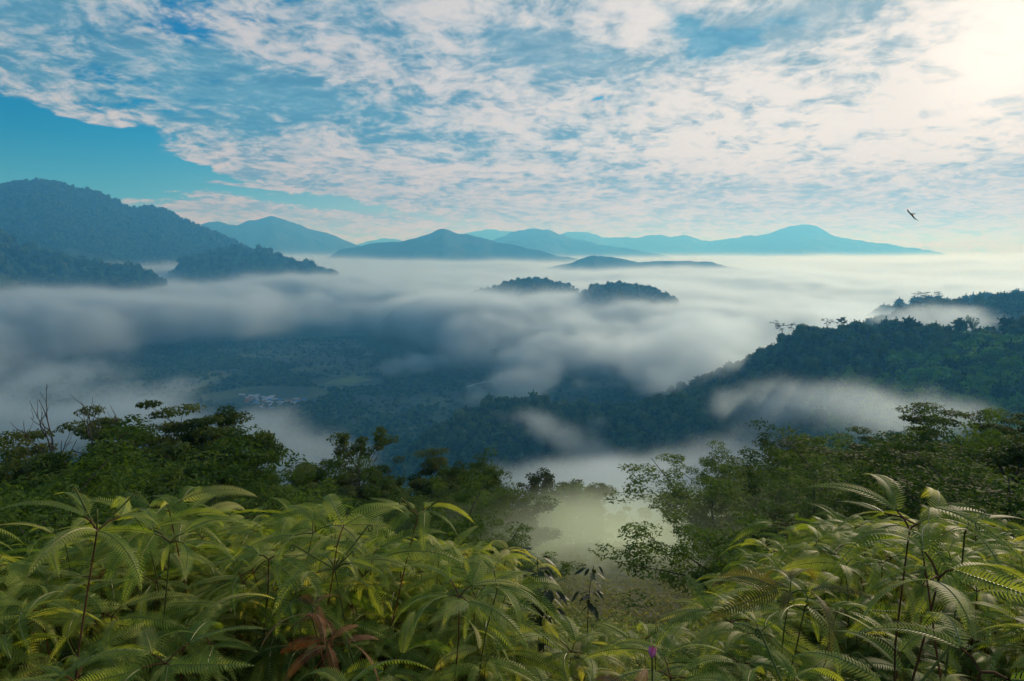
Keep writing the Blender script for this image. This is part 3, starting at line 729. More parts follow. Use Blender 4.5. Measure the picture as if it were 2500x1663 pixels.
def dead_tree(sx, sy, dist, seed, label, spread):
    rng = np.random.default_rng(seed)
    p = at(sx, sy, dist); g = float(ground_z(p[0], p[1])) - .3; H = p[2] - g
    e = bpy.data.objects.new('dead_tree', None); COL.objects.link(e); e.location = (p[0], p[1], g); e['label'] = label; e['category'] = 'tree'
    V, F = [], []
    tp, _ = bend_path((0, 0, 0), (0, 0, 1), H * .72, 8, rng, .1, .04)
    tube(V, F, tp, [.16 * (1 - .55 * i / 8) for i in range(9)], 7)
    link('trunk', pyd('trunk', V, F, M_DEAD), parent=e)
    def br(p0, d, L, r, depth):
        V, F = [], []
        path, dd = bend_path(p0, d, L, 6, rng, .09, .16)
        tube(V, F, path, [r * (1 - .8 * i / 6) + .006 for i in range(7)], 5)
        lst = [(V, F)]
        if depth:
            for q in range(2):
                k = int(rng.integers(2, 6)); lst += br(path[k], dd + Vector(rng.normal(0, .5, 3)), L * .55, r * .5, depth - 1)
        return lst
    for q in range(7):
        a = q * 2.4 + rng.uniform(-.3, .3); k = int(rng.integers(5, 9))
        Vb, Fb = [], []
        for v_, f_ in br(tp[k], (math.cos(a) * spread, math.sin(a) * spread * .6, .9), H * rng.uniform(.2, .30), .07, 2):
            n0 = len(Vb); Vb += v_; Fb += [tuple(i + n0 for i in f) for f in f_]
        link('branch', pyd('branch', Vb, Fb, M_DEAD), parent=e)
M_DEAD = plain_mat('weathered grey wood', (0.075, 0.065, 0.055), (0.035, 0.03, 0.027), .9, 4.0)
dead_tree(122, 975, 58, 31, 'tall bare snag with upright forked branches left of the umbrella trees', .45)
dead_tree(246, 1000, 57, 35, 'thicker bare snag with crooked spreading branches among the umbrella trees', .9)

# ------------------------------------------------------------------ forest on the hills
def lump_crown(seed, mat):
    """far tree crown: several uneven leaf masses"""
    import bmesh
    rng = np.random.default_rng(seed); V, F = [], []
    bm = bmesh.new(); bmesh.ops.create_icosphere(bm, subdivisions=1, radius=1.0)
    bv = np.array([v.co[:] for v in bm.verts]); bf = [[v.index for v in f.verts] for f in bm.faces]; bm.free()
    n = int(rng.integers(4, 8)); V = []; F = []
    for k in range(n):
        a = rng.uniform(0, 6.283); r = rng.uniform(.1, .55) if k else 0
        c = np.array([math.cos(a) * r, math.sin(a) * r, rng.uniform(.55, 1.05)])
        s_ = rng.uniform(.28, .45) if k else .55
        v = bv * (s_ * np.array([1.1, 1.1, .8])) * (1 + rng.normal(0, .17, (len(bv), 1))) + c
        F += [[i + len(V) * 1 for i in f] for f in bf] if False else [[i + sum(len(q) for q in V) for i in f] for f in bf]
        V.append(v)
    tv = []; tf = []
    tube(tv, tf, [(0, 0, -.5), (0, 0, .6)], [.06, .04], 4)
    base = sum(len(q) for q in V)
    shell = np.concatenate(V); core = np.concatenate([v_ * 1.0 for v_ in V])
    m_ = shell.mean(0); q = shell[rng.integers(0, len(shell), 420)]; out = q - m_; out /= np.linalg.norm(out, axis=1)[:, None] + 1e-6
    P_ = q + out * rng.uniform(-.02, .09, (420, 1)); nn = out + rng.normal(0, .6, (420, 3)); nn /= np.linalg.norm(nn, axis=1)[:, None]
    A = rng.normal(size=(420, 3)); A -= (A * nn).sum(1)[:, None] * nn; A /= np.linalg.norm(A, axis=1)[:, None]; B = np.cross(nn, A)
    L_ = rng.uniform(.07, .17, (420, 1)); lv = np.stack([P_ - A * L_, P_ + B * L_ * .6, P_ + A * L_, P_ - B * L_ * .6], 1).reshape(-1, 3)
    core = (core - m_) * .93 + m_
    verts = np.concatenate([core, np.array([list(q_) for q_ in tv]), lv]); lb = base + len(tv)
    me = bpy.data.meshes.new('crown'); me.from_pydata(verts.tolist(), [], F + [tuple(i + base for i in f) for f in tf] + [tuple(lb + 4 * i + j for j in range(4)) for i in range(420)]); me.materials.append(mat)
    return me
M_FOREST = leaf_mat('hill forest foliage', (0.020, 0.050, 0.014), (0.068, 0.120, 0.028), 0.25, 0.8, thr=(0.05, 0.95), hue=((0.085, 0.125, 0.030), 0.78), spec=.1)
M_LIME = leaf_mat('sunlight-tinted foliage', (0.10, 0.21, 0.020), (0.17, 0.30, 0.03), 0.4, 0.8, spec=.1)  # sunlight through mist on the slope, put into the leaf colour
def proto_collection(name, meshes):
    c = bpy.data.collections.new(name)
    for m_ in meshes:
        o = bpy.data.objects.new('crown', m_); c.objects.link(o)
    return c
FAR_CROWNS = proto_collection('far crowns', [lump_crown(200 + i, M_FOREST) for i in range(6)])
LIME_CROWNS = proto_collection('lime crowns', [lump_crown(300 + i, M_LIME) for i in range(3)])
def scatter(name, pts, scale, rotz, coll, label, tilt=None, zs=None):
    """one object that carries thousands of plants"""
    n = len(pts)
    rot = np.zeros((n, 3), np.float32); rot[:, 2] = rotz
    if tilt is not None: rot[:, :2] = tilt
    sc3 = np.repeat(np.asarray(scale, np.float32)[:, None], 3, 1)
    if zs is not None: sc3[:, 2] *= zs
    me = mesh_np(name, pts, None, attrs={'rot': ('FLOAT_VECTOR', 'POINT', rot), 'scl': ('FLOAT_VECTOR', 'POINT', sc3)})
    o = link(name, me, kind='stuff', label=label)
    g = bpy.data.node_groups.new('scatter', 'GeometryNodeTree')
    g.interface.new_socket('Geometry', in_out='INPUT', socket_type='NodeSocketGeometry'); g.interface.new_socket('Geometry', in_out='OUTPUT', socket_type='NodeSocketGeometry')
    nd = g.nodes.new; L = g.links
    gi, go, ip, ci = nd('NodeGroupInput'), nd('NodeGroupOutput'), nd('GeometryNodeInstanceOnPoints'), nd('GeometryNodeCollectionInfo')
    ci.inputs['Collection'].default_value = coll; ci.inputs['Separate Children'].default_value = True; ci.inputs['Reset Children'].default_value = True
    ip.inputs['Pick Instance'].default_value = True
    rv = nd('FunctionNodeRandomValue'); rv.data_type = 'INT'; rv.inputs[4].default_value = 0; rv.inputs[5].default_value = len(coll.objects) - 1
    L.new(rv.outputs[2], ip.inputs['Instance Index'])
    for nm, sock in (('rot', 'Rotation'), ('scl', 'Scale')):
        a = nd('GeometryNodeInputNamedAttribute'); a.data_type = 'FLOAT_VECTOR'; a.inputs['Name'].default_value = nm
        L.new(a.outputs['Attribute'], ip.inputs[sock])
    L.new(gi.outputs[0], ip.inputs['Points']); L.new(ci.outputs[0], ip.inputs['Instance']); L.new(ip.outputs[0], go.inputs[0])
    md = o.modifiers.new('scatter', 'NODES'); md.node_group = g
    return o
def hill_points(key, n, rng, dmin=-40, dmax=1e9, zmin=-20, crest_boost=0.0):
    h = HILLS[key]; X, Y, Z, dd = h['X'], h['Y'], h['Z'], h['dd']
    cell = np.abs(np.diff(dd)); ok = (dd[:-1] > dmin) & (dd[:-1] < dmax)
    w = cell * ok; w = w / w.sum()
    i = rng.uniform(0, h['n'] - 1.001, n); j = rng.choice(len(w), n, p=w) + rng.random(n)
    i0 = i.astype(int); j0 = j.astype(int); fi = i - i0; fj = j - j0
    def bl(A): return (A[i0, j0] * (1 - fi) + A[i0 + 1, j0] * fi) * (1 - fj) + (A[i0, j0 + 1] * (1 - fi) + A[i0 + 1, j0 + 1] * fi) * fj
    P = np.stack([bl(X), bl(Y), bl(Z)], 1)
    return P[(P[:, 2] > zmin) & (P[:, 2] > ground_z(P[:, 0], P[:, 1]) - 5)]
fr = np.random.default_rng(21)
def forest(keys, label):
    PP, SS = [], []
    for key, n, s0, s1, dmin, dmax, zmin in keys:
        P = hill_points(key, n, fr, dmin, dmax, zmin)
        PP.append(P); SS.append(fr.uniform(0, 1, len(P)) ** 3 * (s1 * 1.35 - s0 * .8) + s0 * .8)
    P = np.concatenate(PP); S_ = np.concatenate(SS)
    P[:, 2] -= S_ * .25
    return scatter('forest', P, S_, fr.uniform(0, 6.28, len(P)), FAR_CROWNS, label, zs=fr.uniform(.6, 1.6, len(P)))
forest([('right_hill', 17000, 5.5, 11, -60, 760, 60), ('mid_hill', 15000, 6, 12, -60, 520, 30)], 'dense dark rainforest covering the right hand hill and the low middle hill')
forest([('right_back', 4200, 7, 15, -60, 260, 180), ('right_pale', 2500, 8, 17, -60, 200, 200)], 'forest on the two ridges behind the right hand hill')
forest([('low_b', 3500, 7, 14, -60, 300, 180), ('low_c', 2600, 7, 15, -60, 250, 180)], 'forest on the small hilltops rising out of the fog')
forest([('left_far', 26000, 9, 17, -60, 1100, 200), ('left_spur', 4500, 10, 26, -60, 400, 220), ('left_near', 5000, 10, 28, -60, 400, 250)], 'forest on the blue mountain and its spurs at the left')
# valley floor
def valley_forest():
    n = 60000
    a = fr.uniform(-.72, .55, n); d = np.sqrt(fr.uniform(500 ** 2, 3700 ** 2, n))
    x = d * np.sin(a); y = d * np.cos(a); z = ground_z(x, y)
    clump = fbm2(x, y, 330, 4, .6)
    v = at(650, 965, 2270); clear = ((x - v[0]) / 200) ** 2 + ((y - v[1]) / 150) ** 2 < 1
    f = at(850, 930, 2420); clear |= ((x - f[0]) / 130) ** 2 + ((y - f[1]) / 110) ** 2 < 1
    keep = ((clump > -.12) | (fr.random(n) < .12)) & ~clear
    P = np.stack([x, y, z - 1.5], 1)[keep]; S_ = fr.uniform(5, 10, len(P))
    scatter('forest', P, S_, fr.uniform(0, 6.28, len(P)), FAR_CROWNS, 'patchy dark forest on the valley floor under the fog')
valley_forest()
# forest between the near trees and the valley, and lime green slope on the right
def slope_forest():
    n = 9000
    a = fr.uniform(-.75, .75, n); d = np.sqrt(fr.uniform(80 ** 2, 520 ** 2, n)); x = d * np.sin(a); y = d * np.cos(a)
    P = np.stack([x, y, ground_z(x, y) - 1.5], 1); S_ = fr.uniform(3.5, 5.5, n)
    scatter('forest', P, S_, fr.uniform(0, 6.28, n), FAR_CROWNS, 'forest falling away below the near trees')
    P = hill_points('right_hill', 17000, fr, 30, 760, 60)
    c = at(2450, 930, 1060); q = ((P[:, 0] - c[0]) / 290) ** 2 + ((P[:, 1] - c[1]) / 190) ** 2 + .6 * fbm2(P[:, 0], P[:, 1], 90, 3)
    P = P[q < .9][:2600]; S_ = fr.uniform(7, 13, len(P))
    scatter('forest', P, S_, fr.uniform(0, 6.28, len(P)), LIME_CROWNS, 'lime green trees on the lower right slope, sunlight put into their colour')
slope_forest()
# trees that stand out one by one on the skylines
def skyline_tree(sx, sy, dist, h, kind, var, label, wide=1.1):
    p = at(sx, sy, dist)
    place_tree('ridge_tree', kind, var, p[0], p[1], p[2] - h, h, fr.uniform(0, 6.28), label, wide=wide)
for i, (sx, sy, dist, h, kind, lab, wd) in enumerate([
    (1905, 782, 1420, 22, 'umbrella', 'spreading tree with a wide crown standing alone in the bright fog', 1.5),
    (1932, 786, 1425, 18, 'umbrella', 'thinner tree at the side of the spreading tree in the bright fog', 1.3),
    (2019, 778, 1300, 16, 'umbrella', 'small flat tree standing up at the left end of the right hand hilltop', 1.1),
    (2056, 774, 1300, 16, 'round', 'bushy tree on the highest left point of the right hand hill', 1.3),
    (2210, 742, 2060, 34, 'round', 'dark round tree alone at the tip of the back ridge', 1.2),
    (2240, 735, 2090, 36, 'round', 'dark tree second from the tip of the back ridge', 1.2),
    (2270, 728, 2090, 36, 'round', 'domed tree on the back ridge beside a lower one', 1.3),
    (2304, 728, 2090, 34, 'round', 'broad tree in the middle of the back ridge', 1.4),
    (2340, 776, 1270, 20, 'round', 'small round tree breaking the level hilltop', 1.0),
    (2377, 772, 1270, 22, 'bushy', 'pointed tree on the level top of the right hand hill', .8),
    (2495, 760, 1250, 30, 'round', 'large tree on the hilltop at the right edge', 1.2),
    (2266, 712, 2850, 45, 'umbrella', 'pale flat topped tree fading in the fog behind the back ridge', 1.6),
    (2180, 1050, 640, 45, 'round', 'tall grey tree standing in the mist below the lime green slope', .8),
    (1083, 1040, 1230, 34, 'bushy', 'pointed dark tree on the left shoulder of the middle hill', .6),
    (1205, 850, 2350, 26, 'round', 'dark tree breaking through the fog over the valley', 1.2),
]):
    skyline_tree(sx, sy, dist, h, kind, i, lab, wd)
# ------------------------------------------------------------------ ferns
def fern_mat(name, c1, c2, hue=None, tr=.48):
    """fern leaf: fine light midrib veins, colour drifting along the frond"""
    return leaf_mat(name, c1, c2, tr, 0.55, scale=6.0, spec=.14, tcol=(1.8, 1.7, .5), thr=(.15, .85), hue=hue)
M_FERN = fern_mat('fresh fern leaf', (0.105, 0.180, 0.030), (0.310, 0.360, 0.075), hue=((0.40, 0.40, 0.12), .70))
M_FERN_LOW = fern_mat('shade-darkened fern leaf', (0.045, 0.090, 0.020), (0.100, 0.150, 0.035), hue=((0.13, 0.11, 0.03), .82))  # darker copy: the shade low in the thicket is put into its colour
M_RUST = leaf_mat('dead rusty fern leaf', (0.11, 0.030, 0.010), (0.20, 0.07, 0.02), .3, .7, scale=8)
M_OLIVE = leaf_mat('yellowing fern leaf', (0.12, 0.11, 0.02), (0.20, 0.15, 0.03), .4, .6, scale=6)
M_STEM = plain_mat('red brown fern stem', (0.14, 0.05, 0.02), (0.07, 0.035, 0.015), .8, 12.0, spec=.1)
M_GSTEM = plain_mat('green fern stem', (0.10, 0.13, 0.03), (0.08, 0.07, 0.02), .8, 10.0, spec=.1)

def pinna_arrays(L=.3, W=.04, pairs=44, up=.35, droop=.9, vee=.25, curl=0.0, rng=None):
    """one comb-like leaf growing along +X"""
    rng = rng or np.random.default_rng(0); V, F = [], []
    def spine(t):
        ang = up - (up + droop) * t ** .9
        return ang
    n = pairs; pts = [Vector((0, 0, 0))]; tang = []
    ds = L / n; yaw = 0
    for i in range(n + 1):
        a = spine(i / n); yaw += curl / n
        tang.append(Vector((math.cos(a) * math.cos(yaw), math.cos(a) * math.sin(yaw), math.sin(a))))
        pts.append(pts[-1] + tang[-1] * ds)
    for i in range(1, n + 1):
        t = i / n
        w = W * min(1.0, (t / .16)) ** .5 * (1 - max(0, (t - .30) / .70) ** 1.6) ** .9 + .003
        T = tang[i]; S_ = Vector((0, 0, 1)).cross(T).normalized(); U = T.cross(S_)
        for sgn in (-1, 1):
            ww = w * rng.uniform(.88, 1.08)
            d = (S_ * sgn * math.cos(.42) + T * math.sin(.42) + U * (vee * (1 if t < .9 else .5))).normalized()
            p = pts[i]; b = ds * .70
            tip = p + d * ww + T * .006 - U * ww * .25 * abs(vee) * 2
            mid = p + d * ww * .55
            k = len(V)
            V += [p - T * b * .5, p + T * b * .5, mid + T * b * .45, tip, mid - T * b * .45]
            F += [(k, k + 1, k + 2, k + 4), (k + 4, k + 2, k + 3)] if sgn > 0 else [(k + 1, k, k + 4, k + 2), (k + 2, k + 4, k + 3)]
    m_ = len(V)
    step = max(1, n // 8); pp = pts[1::step] + [pts[-1]]
    tube(V, F, pp, [.0019 * (1 - .7 * i / len(pp)) + .0004 for i in range(len(pp))], 3)
    return [Vector(v) for v in V], F, 2 * 2 * n
M_RIB = plain_mat('pale fern rib', (0.20, 0.22, 0.07), (0.17, 0.15, 0.05), .5, 9.0)
pr = np.random.default_rng(50)
PINNA = []
for k in range(8):
    PINNA.append(pinna_arrays(L=pr.uniform(.23, .33), W=pr.uniform(.034, .046), pairs=29, up=pr.uniform(.15, .55), droop=pr.uniform(.35, 1.1), vee=pr.uniform(-.25, .3), curl=pr.uniform(-.4, .4), rng=pr))
def pinna_mesh(k, mat):
    V, F, nf = PINNA[k % 8]; me = pyd('frond', V, F, mat, False); me.materials.append(M_RIB)
    me.polygons.foreach_set('material_index', [0] * nf + [1] * (len(F) - nf)); me.update(); return me
FROND = {m_.name: [pinna_mesh(k, m_) for k in range(8)] for m_ in (M_FERN, M_FERN_LOW, M_RUST, M_OLIVE)}
def crozier_mesh():
    V, F = [], []; pts = []
    for i in range(10): pts.append(Vector((.012 * i, 0, .010 * i)))
    c = pts[-1] + Vector((.004, 0, -.010))
    for i in range(14):
        a = 1.9 - i * .55; r = .011 * (1 - i / 15); pts.append(c + Vector((math.cos(a) * r, 0, math.sin(a) * r)))
    tube(V, F, pts, [.0024] * 10 + [.0026 - .0001 * i for i in range(14)], 5)
    return pyd('young_shoot', V, F, M_GSTEM)
CROZ = crozier_mesh()

def fern_layout(rng, H, forks=3, lush=1.0):
    """stem path and the places of the fronds: (matrix, frond variant)"""
    lean = Vector((rng.normal(0, .13), rng.normal(-.05, .13), 1))
    path, dd = bend_path((0, 0, 0), lean, H, 7, rng, .03, .05)
    tubes = [(path, [.0034 * (1 - .4 * i / 7) for i in range(8)])]
    fr_ = []
    def put(p, az, el, roll, s_):
        M = Matrix.Translation(p) @ Matrix.Rotation(az, 4, 'Z') @ Matrix.Rotation(-el, 4, 'Y') @ Matrix.Rotation(roll, 4, 'X') @ Matrix.Scale(s_, 4)
        fr_.append((M, int(rng.integers(0, 8))))
    a0 = rng.uniform(0, 6.283)
    for q in range(forks):
        az = a0 + q * 6.283 / forks + rng.uniform(-.35, .35)
        bl_ = rng.uniform(.03, .09) * lush; el = rng.uniform(.15, .8)
        d = Vector((math.cos(az) * math.cos(el), math.sin(az) * math.cos(el), math.sin(el)))
        e = path[-1] + d * bl_
        tubes.append(([path[-1], path[-1] + d * bl_ * .5 + Vector((0, 0, .006)), e], [.0026, .0022, .0019]))
        sp = rng.uniform(.45, .75)
        for sg in (-1, 1): put(e, az + sg * sp, rng.uniform(-.35, .35), rng.normal(0, .4), rng.uniform(.75, 1.2) * lush)
        if rng.random() < .55: put(path[-1] + d * .015, az + rng.choice([-1, 1]) * 1.3, rng.uniform(-.5, .1), 0, rng.uniform(.35, .6) * lush)
    if H > .5:                                     # a lower storey
        p = path[4]
        for q in range(3):
            az = a0 + 1 + q * 2.1 + rng.uniform(-.4, .4)
            d = Vector((math.cos(az), math.sin(az), .35)).normalized(); e = p + d * rng.uniform(.08, .18)
            tubes.append(([p, e], [.0024, .0018]))
            for sg in (-1, 1): put(e, az + sg * .6, rng.uniform(-.3, .2), rng.normal(0, .2), rng.uniform(.7, 1.0) * lush)
    return tubes, fr_
def canopy_z(x, y):
    return ground_z(x, y) + 1.15

def joined_fern(seed, H, mat, forks=3, scale=1.0):
    rng = np.random.default_rng(seed); tubes, fr_ = fern_layout(rng, H, forks, scale)
    V, F, mi = [], [], []
    for pts, rad in tubes:
        n0 = len(F); tube(V, F, pts, rad, 3); mi += [0] * (len(F) - n0)
    for M, k in fr_:
        pv, pf, _ = PINNA[k]; b = len(V); V += [M @ v for v in pv]; F += [tuple(i + b for i in f) for f in pf]; mi += [1] * len(pf)
    me = bpy.data.meshes.new('fern'); me.from_pydata([tuple(v) for v in V], [], F)
    me.materials.append(M_STEM); me.materials.append(mat); me.polygons.foreach_set('material_index', mi); me.update()
    return me

# 300 ferns in front, each with its stem and fronds
FERN_TEMPL = []
for k in range(14):
    rng = np.random.default_rng(400 + k)
    tubes, fr_ = fern_layout(rng, 1.0, 2 + k % 3)
    V, F = [], []
    for pts, rad in tubes: tube(V, F, pts, rad, 5)
    FERN_TEMPL.append((pyd('stem', V, F, M_STEM if k % 2 else M_GSTEM), fr_, tubes[0][0][-1]))
fe = np.random.default_rng(77)
NFERN = 0
def put_fern(x, y, ztop, templ, label, group='ferns of the thicket round the viewpoint', mat=M_FERN, scale=1.0, young=False, name='fern_plant', tilt=None):
    stem, fr_, tip = FERN_TEMPL[templ % 14]
    e = bpy.data.objects.new(name, None); COL.objects.link(e)
    H = ztop - float(ground_z(x, y)); s_ = H / tip.z
    e.location = (x, y, float(ground_z(x, y))); 
    e.rotation_euler = ((fe.normal(0, .07), fe.normal(0, .07)) if tilt is None else tilt) + (fe.uniform(0, 6.283),)
    e['label'] = label; e['category'] = 'fern'
    if group: e['group'] = group
    so = link('stem', stem, parent=e); so.scale = (s_, s_, s_)
    for M, k in fr_:
        o = link('frond', FROND[mat.name][k], parent=e)
        o.matrix_local = Matrix.Translation(M.translation * (s_ - 1)) @ M @ Matrix.Scale(scale, 4)
    if young:
        for q in range(3):
            o = link('young_shoot', CROZ, parent=e); a = q * 2.1 + fe.uniform(0, 1)
            o.matrix_local = Matrix.Translation(tip * s_) @ Matrix.Rotation(a, 4, 'Z') @ Matrix.Scale(fe.uniform(1.1, 1.8), 4)
    return e
def sx_of(x, y):
    return 1250 + 1667 * math.tan(math.atan2(x, y)) * 0.93
def plant_ferns():
    pts = []
    tries = 0
    while len(pts) < 276 and tries < 20000:
        tries += 1
        a = fe.uniform(-.72, .72); kn = float(np.interp(a, _az, _D))
        d = math.sqrt(fe.uniform(1.55 ** 2, min(kn + .6 + 1.4 * math.exp(-((a - .17) / .16) ** 4), 4.4) ** 2))
        x, y = d * math.sin(a), d * math.cos(a)
        if any((x - p) ** 2 + (y - q) ** 2 < .105 ** 2 for p, q in pts): continue
        if fbm2(x + 9, y + 4, .62, 2) < -.12 and fe.random() < .9: continue
        pts.append((x, y))
    for i, (x, y) in enumerate(pts):
        d = math.hypot(x, y); a = math.atan2(x, y); sx = sx_of(x, y)
        side = ['at the left edge', 'under the left mound top', 'mid left mound', 'by the rusty fern', 'below the lone upright fern', 'under the dark saplings', 'near the pink flower', 'before the clearing', 'below the olive fern', 'under the big arching ferns', 'at the right edge'][int(np.clip((sx + 60) / 2620 * 11, 0, 10))]
        row = 'in the lowest row' if d < 2.0 else 'in the second row' if d < 2.4 else 'in the middle rows' if d < 2.9 else 'in the upper rows' if d < 3.4 else 'along the crest'
        h = .93 + fe.uniform(-.12, .16) + .14 * float(fbm2(x, y, .7, 2)) + (.0 if d > 2 else -.12)
        h += -.06 + .06 * float(sst(1800, 2000, sx)) + .03 * float(sst(150, 300, sx) * sst(950, 850, sx)) + .10 * float(sst(1230, 1330, sx) * sst(1760, 1640, sx)) * (1 if d > 2.4 else -1)
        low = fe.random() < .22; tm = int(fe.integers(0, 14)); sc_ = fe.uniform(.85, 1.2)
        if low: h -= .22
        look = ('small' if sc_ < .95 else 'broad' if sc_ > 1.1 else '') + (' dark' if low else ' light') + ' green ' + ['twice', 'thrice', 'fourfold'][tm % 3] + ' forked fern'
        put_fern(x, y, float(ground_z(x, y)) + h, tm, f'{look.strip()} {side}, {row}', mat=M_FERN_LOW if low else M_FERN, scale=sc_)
plant_ferns()
# the fronds that stand clear against the trees and the picked out ones
for (sx, sy, dist, sc_, templ, young, mat, lab) in [
    (40, 1255, 2.7, 1.0, 1, True, M_FERN, 'tall young fern with curled tips at the left edge'),
    (270, 1205, 3.3, 1.0, 2, False, M_FERN, 'fern with an upright fan of fronds at the left end of the mound top'),
    (395, 1178, 3.4, 1.2, 4, False, M_FERN, 'highest fern of the left mound with frond tips hanging to the right'),
    (480, 1172, 3.5, 1.2, 7, False, M_FERN, 'fern arching over the top of the left mound'),
    (570, 1195, 3.5, 1.1, 9, False, M_FERN, 'fern with level fronds on the top of the left mound'),
    (650, 1200, 3.4, 1.1, 10, False, M_FERN, 'fern fanning out right of the mound top'),
    (770, 1205, 3.2, 1.2, 3, False, M_FERN, 'fern with long fronds pointing right at the end of the mound top'),
    (880, 1240, 3.0, .8, 5, True, M_FERN, 'young fern with small curled shoots against the dark trees'),
    (940, 1225, 3.1, .8, 8, True, M_FERN, 'thin young fern with curled shoots right of the mound'),
    (1140, 1285, 2.9, .9, 6, False, M_FERN, 'fern standing up alone with comb like fronds over the dark trees'),
    (1050, 1330, 2.7, 1.0, 11, False, M_FERN, 'fern with fronds hanging like fingers left of the lone upright fern'),
    (1930, 1300, 3.0, 1.2, 4, False, M_OLIVE, 'olive brown fern leaning at the left side of the right mound'),
    (1800, 1370, 2.8, 1.0, 2, False, M_FERN, 'fern with thin hanging fronds over the clearing edge'),
    (2050, 1208, 2.7, 1.3, 13, False, M_FERN, 'big arching fern at the top of the right mound'),
    (2170, 1205, 2.6, 1.35, 9, False, M_FERN, 'big fern with two broad hanging fronds on the right mound'),
    (2260, 1215, 2.8, 1.2, 1, False, M_FERN, 'fern with bright ribs behind the big hanging fronds'),
    (2350, 1255, 2.7, 1.1, 12, False, M_FERN, 'fern with level fronds right of the big arching ferns'),
    (2460, 1265, 2.6, 1.1, 7, False, M_FERN, 'pale fern spreading at the right edge of the mound top'),
    (830, 1385, 2.6, .7, 3, False, M_RUST, 'orange brown dying fern in the middle of the left thicket'),
    (560, 1420, 2.7, .65, 5, False, M_RUST, 'rust red dead fern sunk in the left thicket'),
    (1500, 1600, 2.1, .8, 10, False, M_RUST, 'brown dead fern low at the bottom near the pink flower'),
    (1730, 1480, 2.4, .9, 6, True, M_FERN, 'small fern with a dark curled seedy tip before the clearing'),
    (1990, 1375, 2.6, .8, 0, True, M_FERN, 'young fern with split tips in the hollow of the right mound'),
]:
    p = at(sx, sy, dist)
    put_fern(p[0], p[1], p[2] - (.24 if mat is M_RUST else .17), templ, lab, group=None, mat=mat, scale=sc_, young=young)

# ferns beyond and below: one mass
FERN_COLL = proto_collection('fern clumps', [joined_fern(500 + k, 1.0, M_FERN, 2 + k % 3) for k in range(5)])
M_DRY = fern_mat('dry clearing fern leaf', (0.13, 0.165, 0.045), (0.23, 0.235, 0.075))
DRY_COLL = proto_collection('dry fern clumps', [joined_fern(540 + k, .8, M_DRY, 3) for k in range(4)])
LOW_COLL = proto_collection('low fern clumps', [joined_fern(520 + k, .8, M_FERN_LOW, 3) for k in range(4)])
def fern_mass():
    n = 44000
    a = fe.uniform(-1.1, 1.1, n); d = np.exp(fe.uniform(math.log(3.2), math.log(62), n))
    # density about 9 per square metre near, thinner far away
    keep = fe.random(n) < np.clip(d / 22, .12, 1)
    a, d = a[keep], d[keep]
    x, y = d * np.sin(a), d * np.cos(a)
    k = d > np.interp(a, _az, _D) + .5; a_ = a
    k |= (np.abs(a) > .72) & (d > 1.6)
    x, y, d = x[k], y[k], d[k]
    P = np.stack([x, y, ground_z(x, y) - .02], 1); n = len(P)
    S_ = fe.uniform(.75, 1.15, n) * np.where(d > 7, .8, 1) * (1 - .35 * np.exp(-((a_[k] - .17) / .2) ** 4))
    b = (d > 7) & (fe.random(n) < sst(6, 16, d))
    scatter('fern_thicket', P[b], S_[b], fe.uniform(0, 6.28, b.sum()), DRY_COLL, 'dry olive brown ferns covering the misty clearing', tilt=fe.normal(0, .15, (b.sum(), 2)))
    P, S_, n = P[~b], S_[~b], int((~b).sum())
    scatter('fern_thicket', P, S_, fe.uniform(0, 6.28, n), FERN_COLL, 'green ferns where the thicket starts to run downhill', tilt=fe.normal(0, .15, (n, 2)))
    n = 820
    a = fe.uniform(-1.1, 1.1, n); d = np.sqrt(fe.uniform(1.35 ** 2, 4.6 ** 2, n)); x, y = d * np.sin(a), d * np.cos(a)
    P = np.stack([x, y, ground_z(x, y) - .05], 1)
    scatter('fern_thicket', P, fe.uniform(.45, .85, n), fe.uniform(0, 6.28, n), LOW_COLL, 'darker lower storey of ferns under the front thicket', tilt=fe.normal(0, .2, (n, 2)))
fern_mass()

# ------------------------------------------------------------------ dark leaved saplings
M_SAP = leaf_mat('dark glossy sapling leaf', (0.018, 0.030, 0.012), (0.035, 0.055, 0.02), .15, .55, spec=.2)
def sapling(sx, sy, dist, seed, label, h_vis, nst):
    rng = np.random.default_rng(seed); top = at(sx, sy, dist); g = float(ground_z(top[0], top[1])); H = top[2] - g
    e = bpy.data.objects.new('sapling', None); COL.objects.link(e); e.location = (top[0], top[1], g); e['label'] = label; e['category'] = 'shrub'
    leaf = []
    for k in range(3):
        b = rng.uniform(-.012, -.004)
        V = [(0, 0, 0), (.014, .010, .002), (.034, .011, b * .3), (.058, 0, b), (.034, -.011, b * .3), (.014, -.010, .002), (.030, 0, -.004)]
        F = [(0, 1, 6), (1, 2, 6), (2, 3, 6), (3, 4, 6), (4, 5, 6), (5, 0, 6)]
        leaf.append(pyd('leaf', V, F, M_SAP))
    for s_ in range(nst):
        a = rng.uniform(0, 6.28); V, F = [], []
        hh = H * (1 - .12 * s_ / nst * rng.random() * 2)
        path, dd = bend_path((rng.normal(0, .03), rng.normal(0, .03), 0), (math.cos(a) * .1, math.sin(a) * .1, 1), hh, 10, rng, .04, .05)
        tube(V, F, path, [.006 * (1 - .8 * i / 10) + .001 for i in range(11)], 5)
        so = link('stem', pyd('stem', V, F, M_BARK), parent=e)
        for q in range(26):
            t = 1 - h_vis / hh * rng.random() ** 1.3; i = min(9, int(t * 10)); p = path[i].lerp(path[i + 1], t * 10 - i)
            az = q * 2.4; r = rng.uniform(.0, .07)
            p = p + Vector((math.cos(az) * r, math.sin(az) * r, r * .5))
            o = link('leaf', leaf[q % 3], parent=e)
            o.matrix_local = Matrix.Translation(p) @ Matrix.Rotation(az, 4, 'Z') @ Matrix.Rotation(rng.uniform(-.2, .9), 4, 'Y') @ Matrix.Scale(rng.uniform(1.1, 1.9), 4)
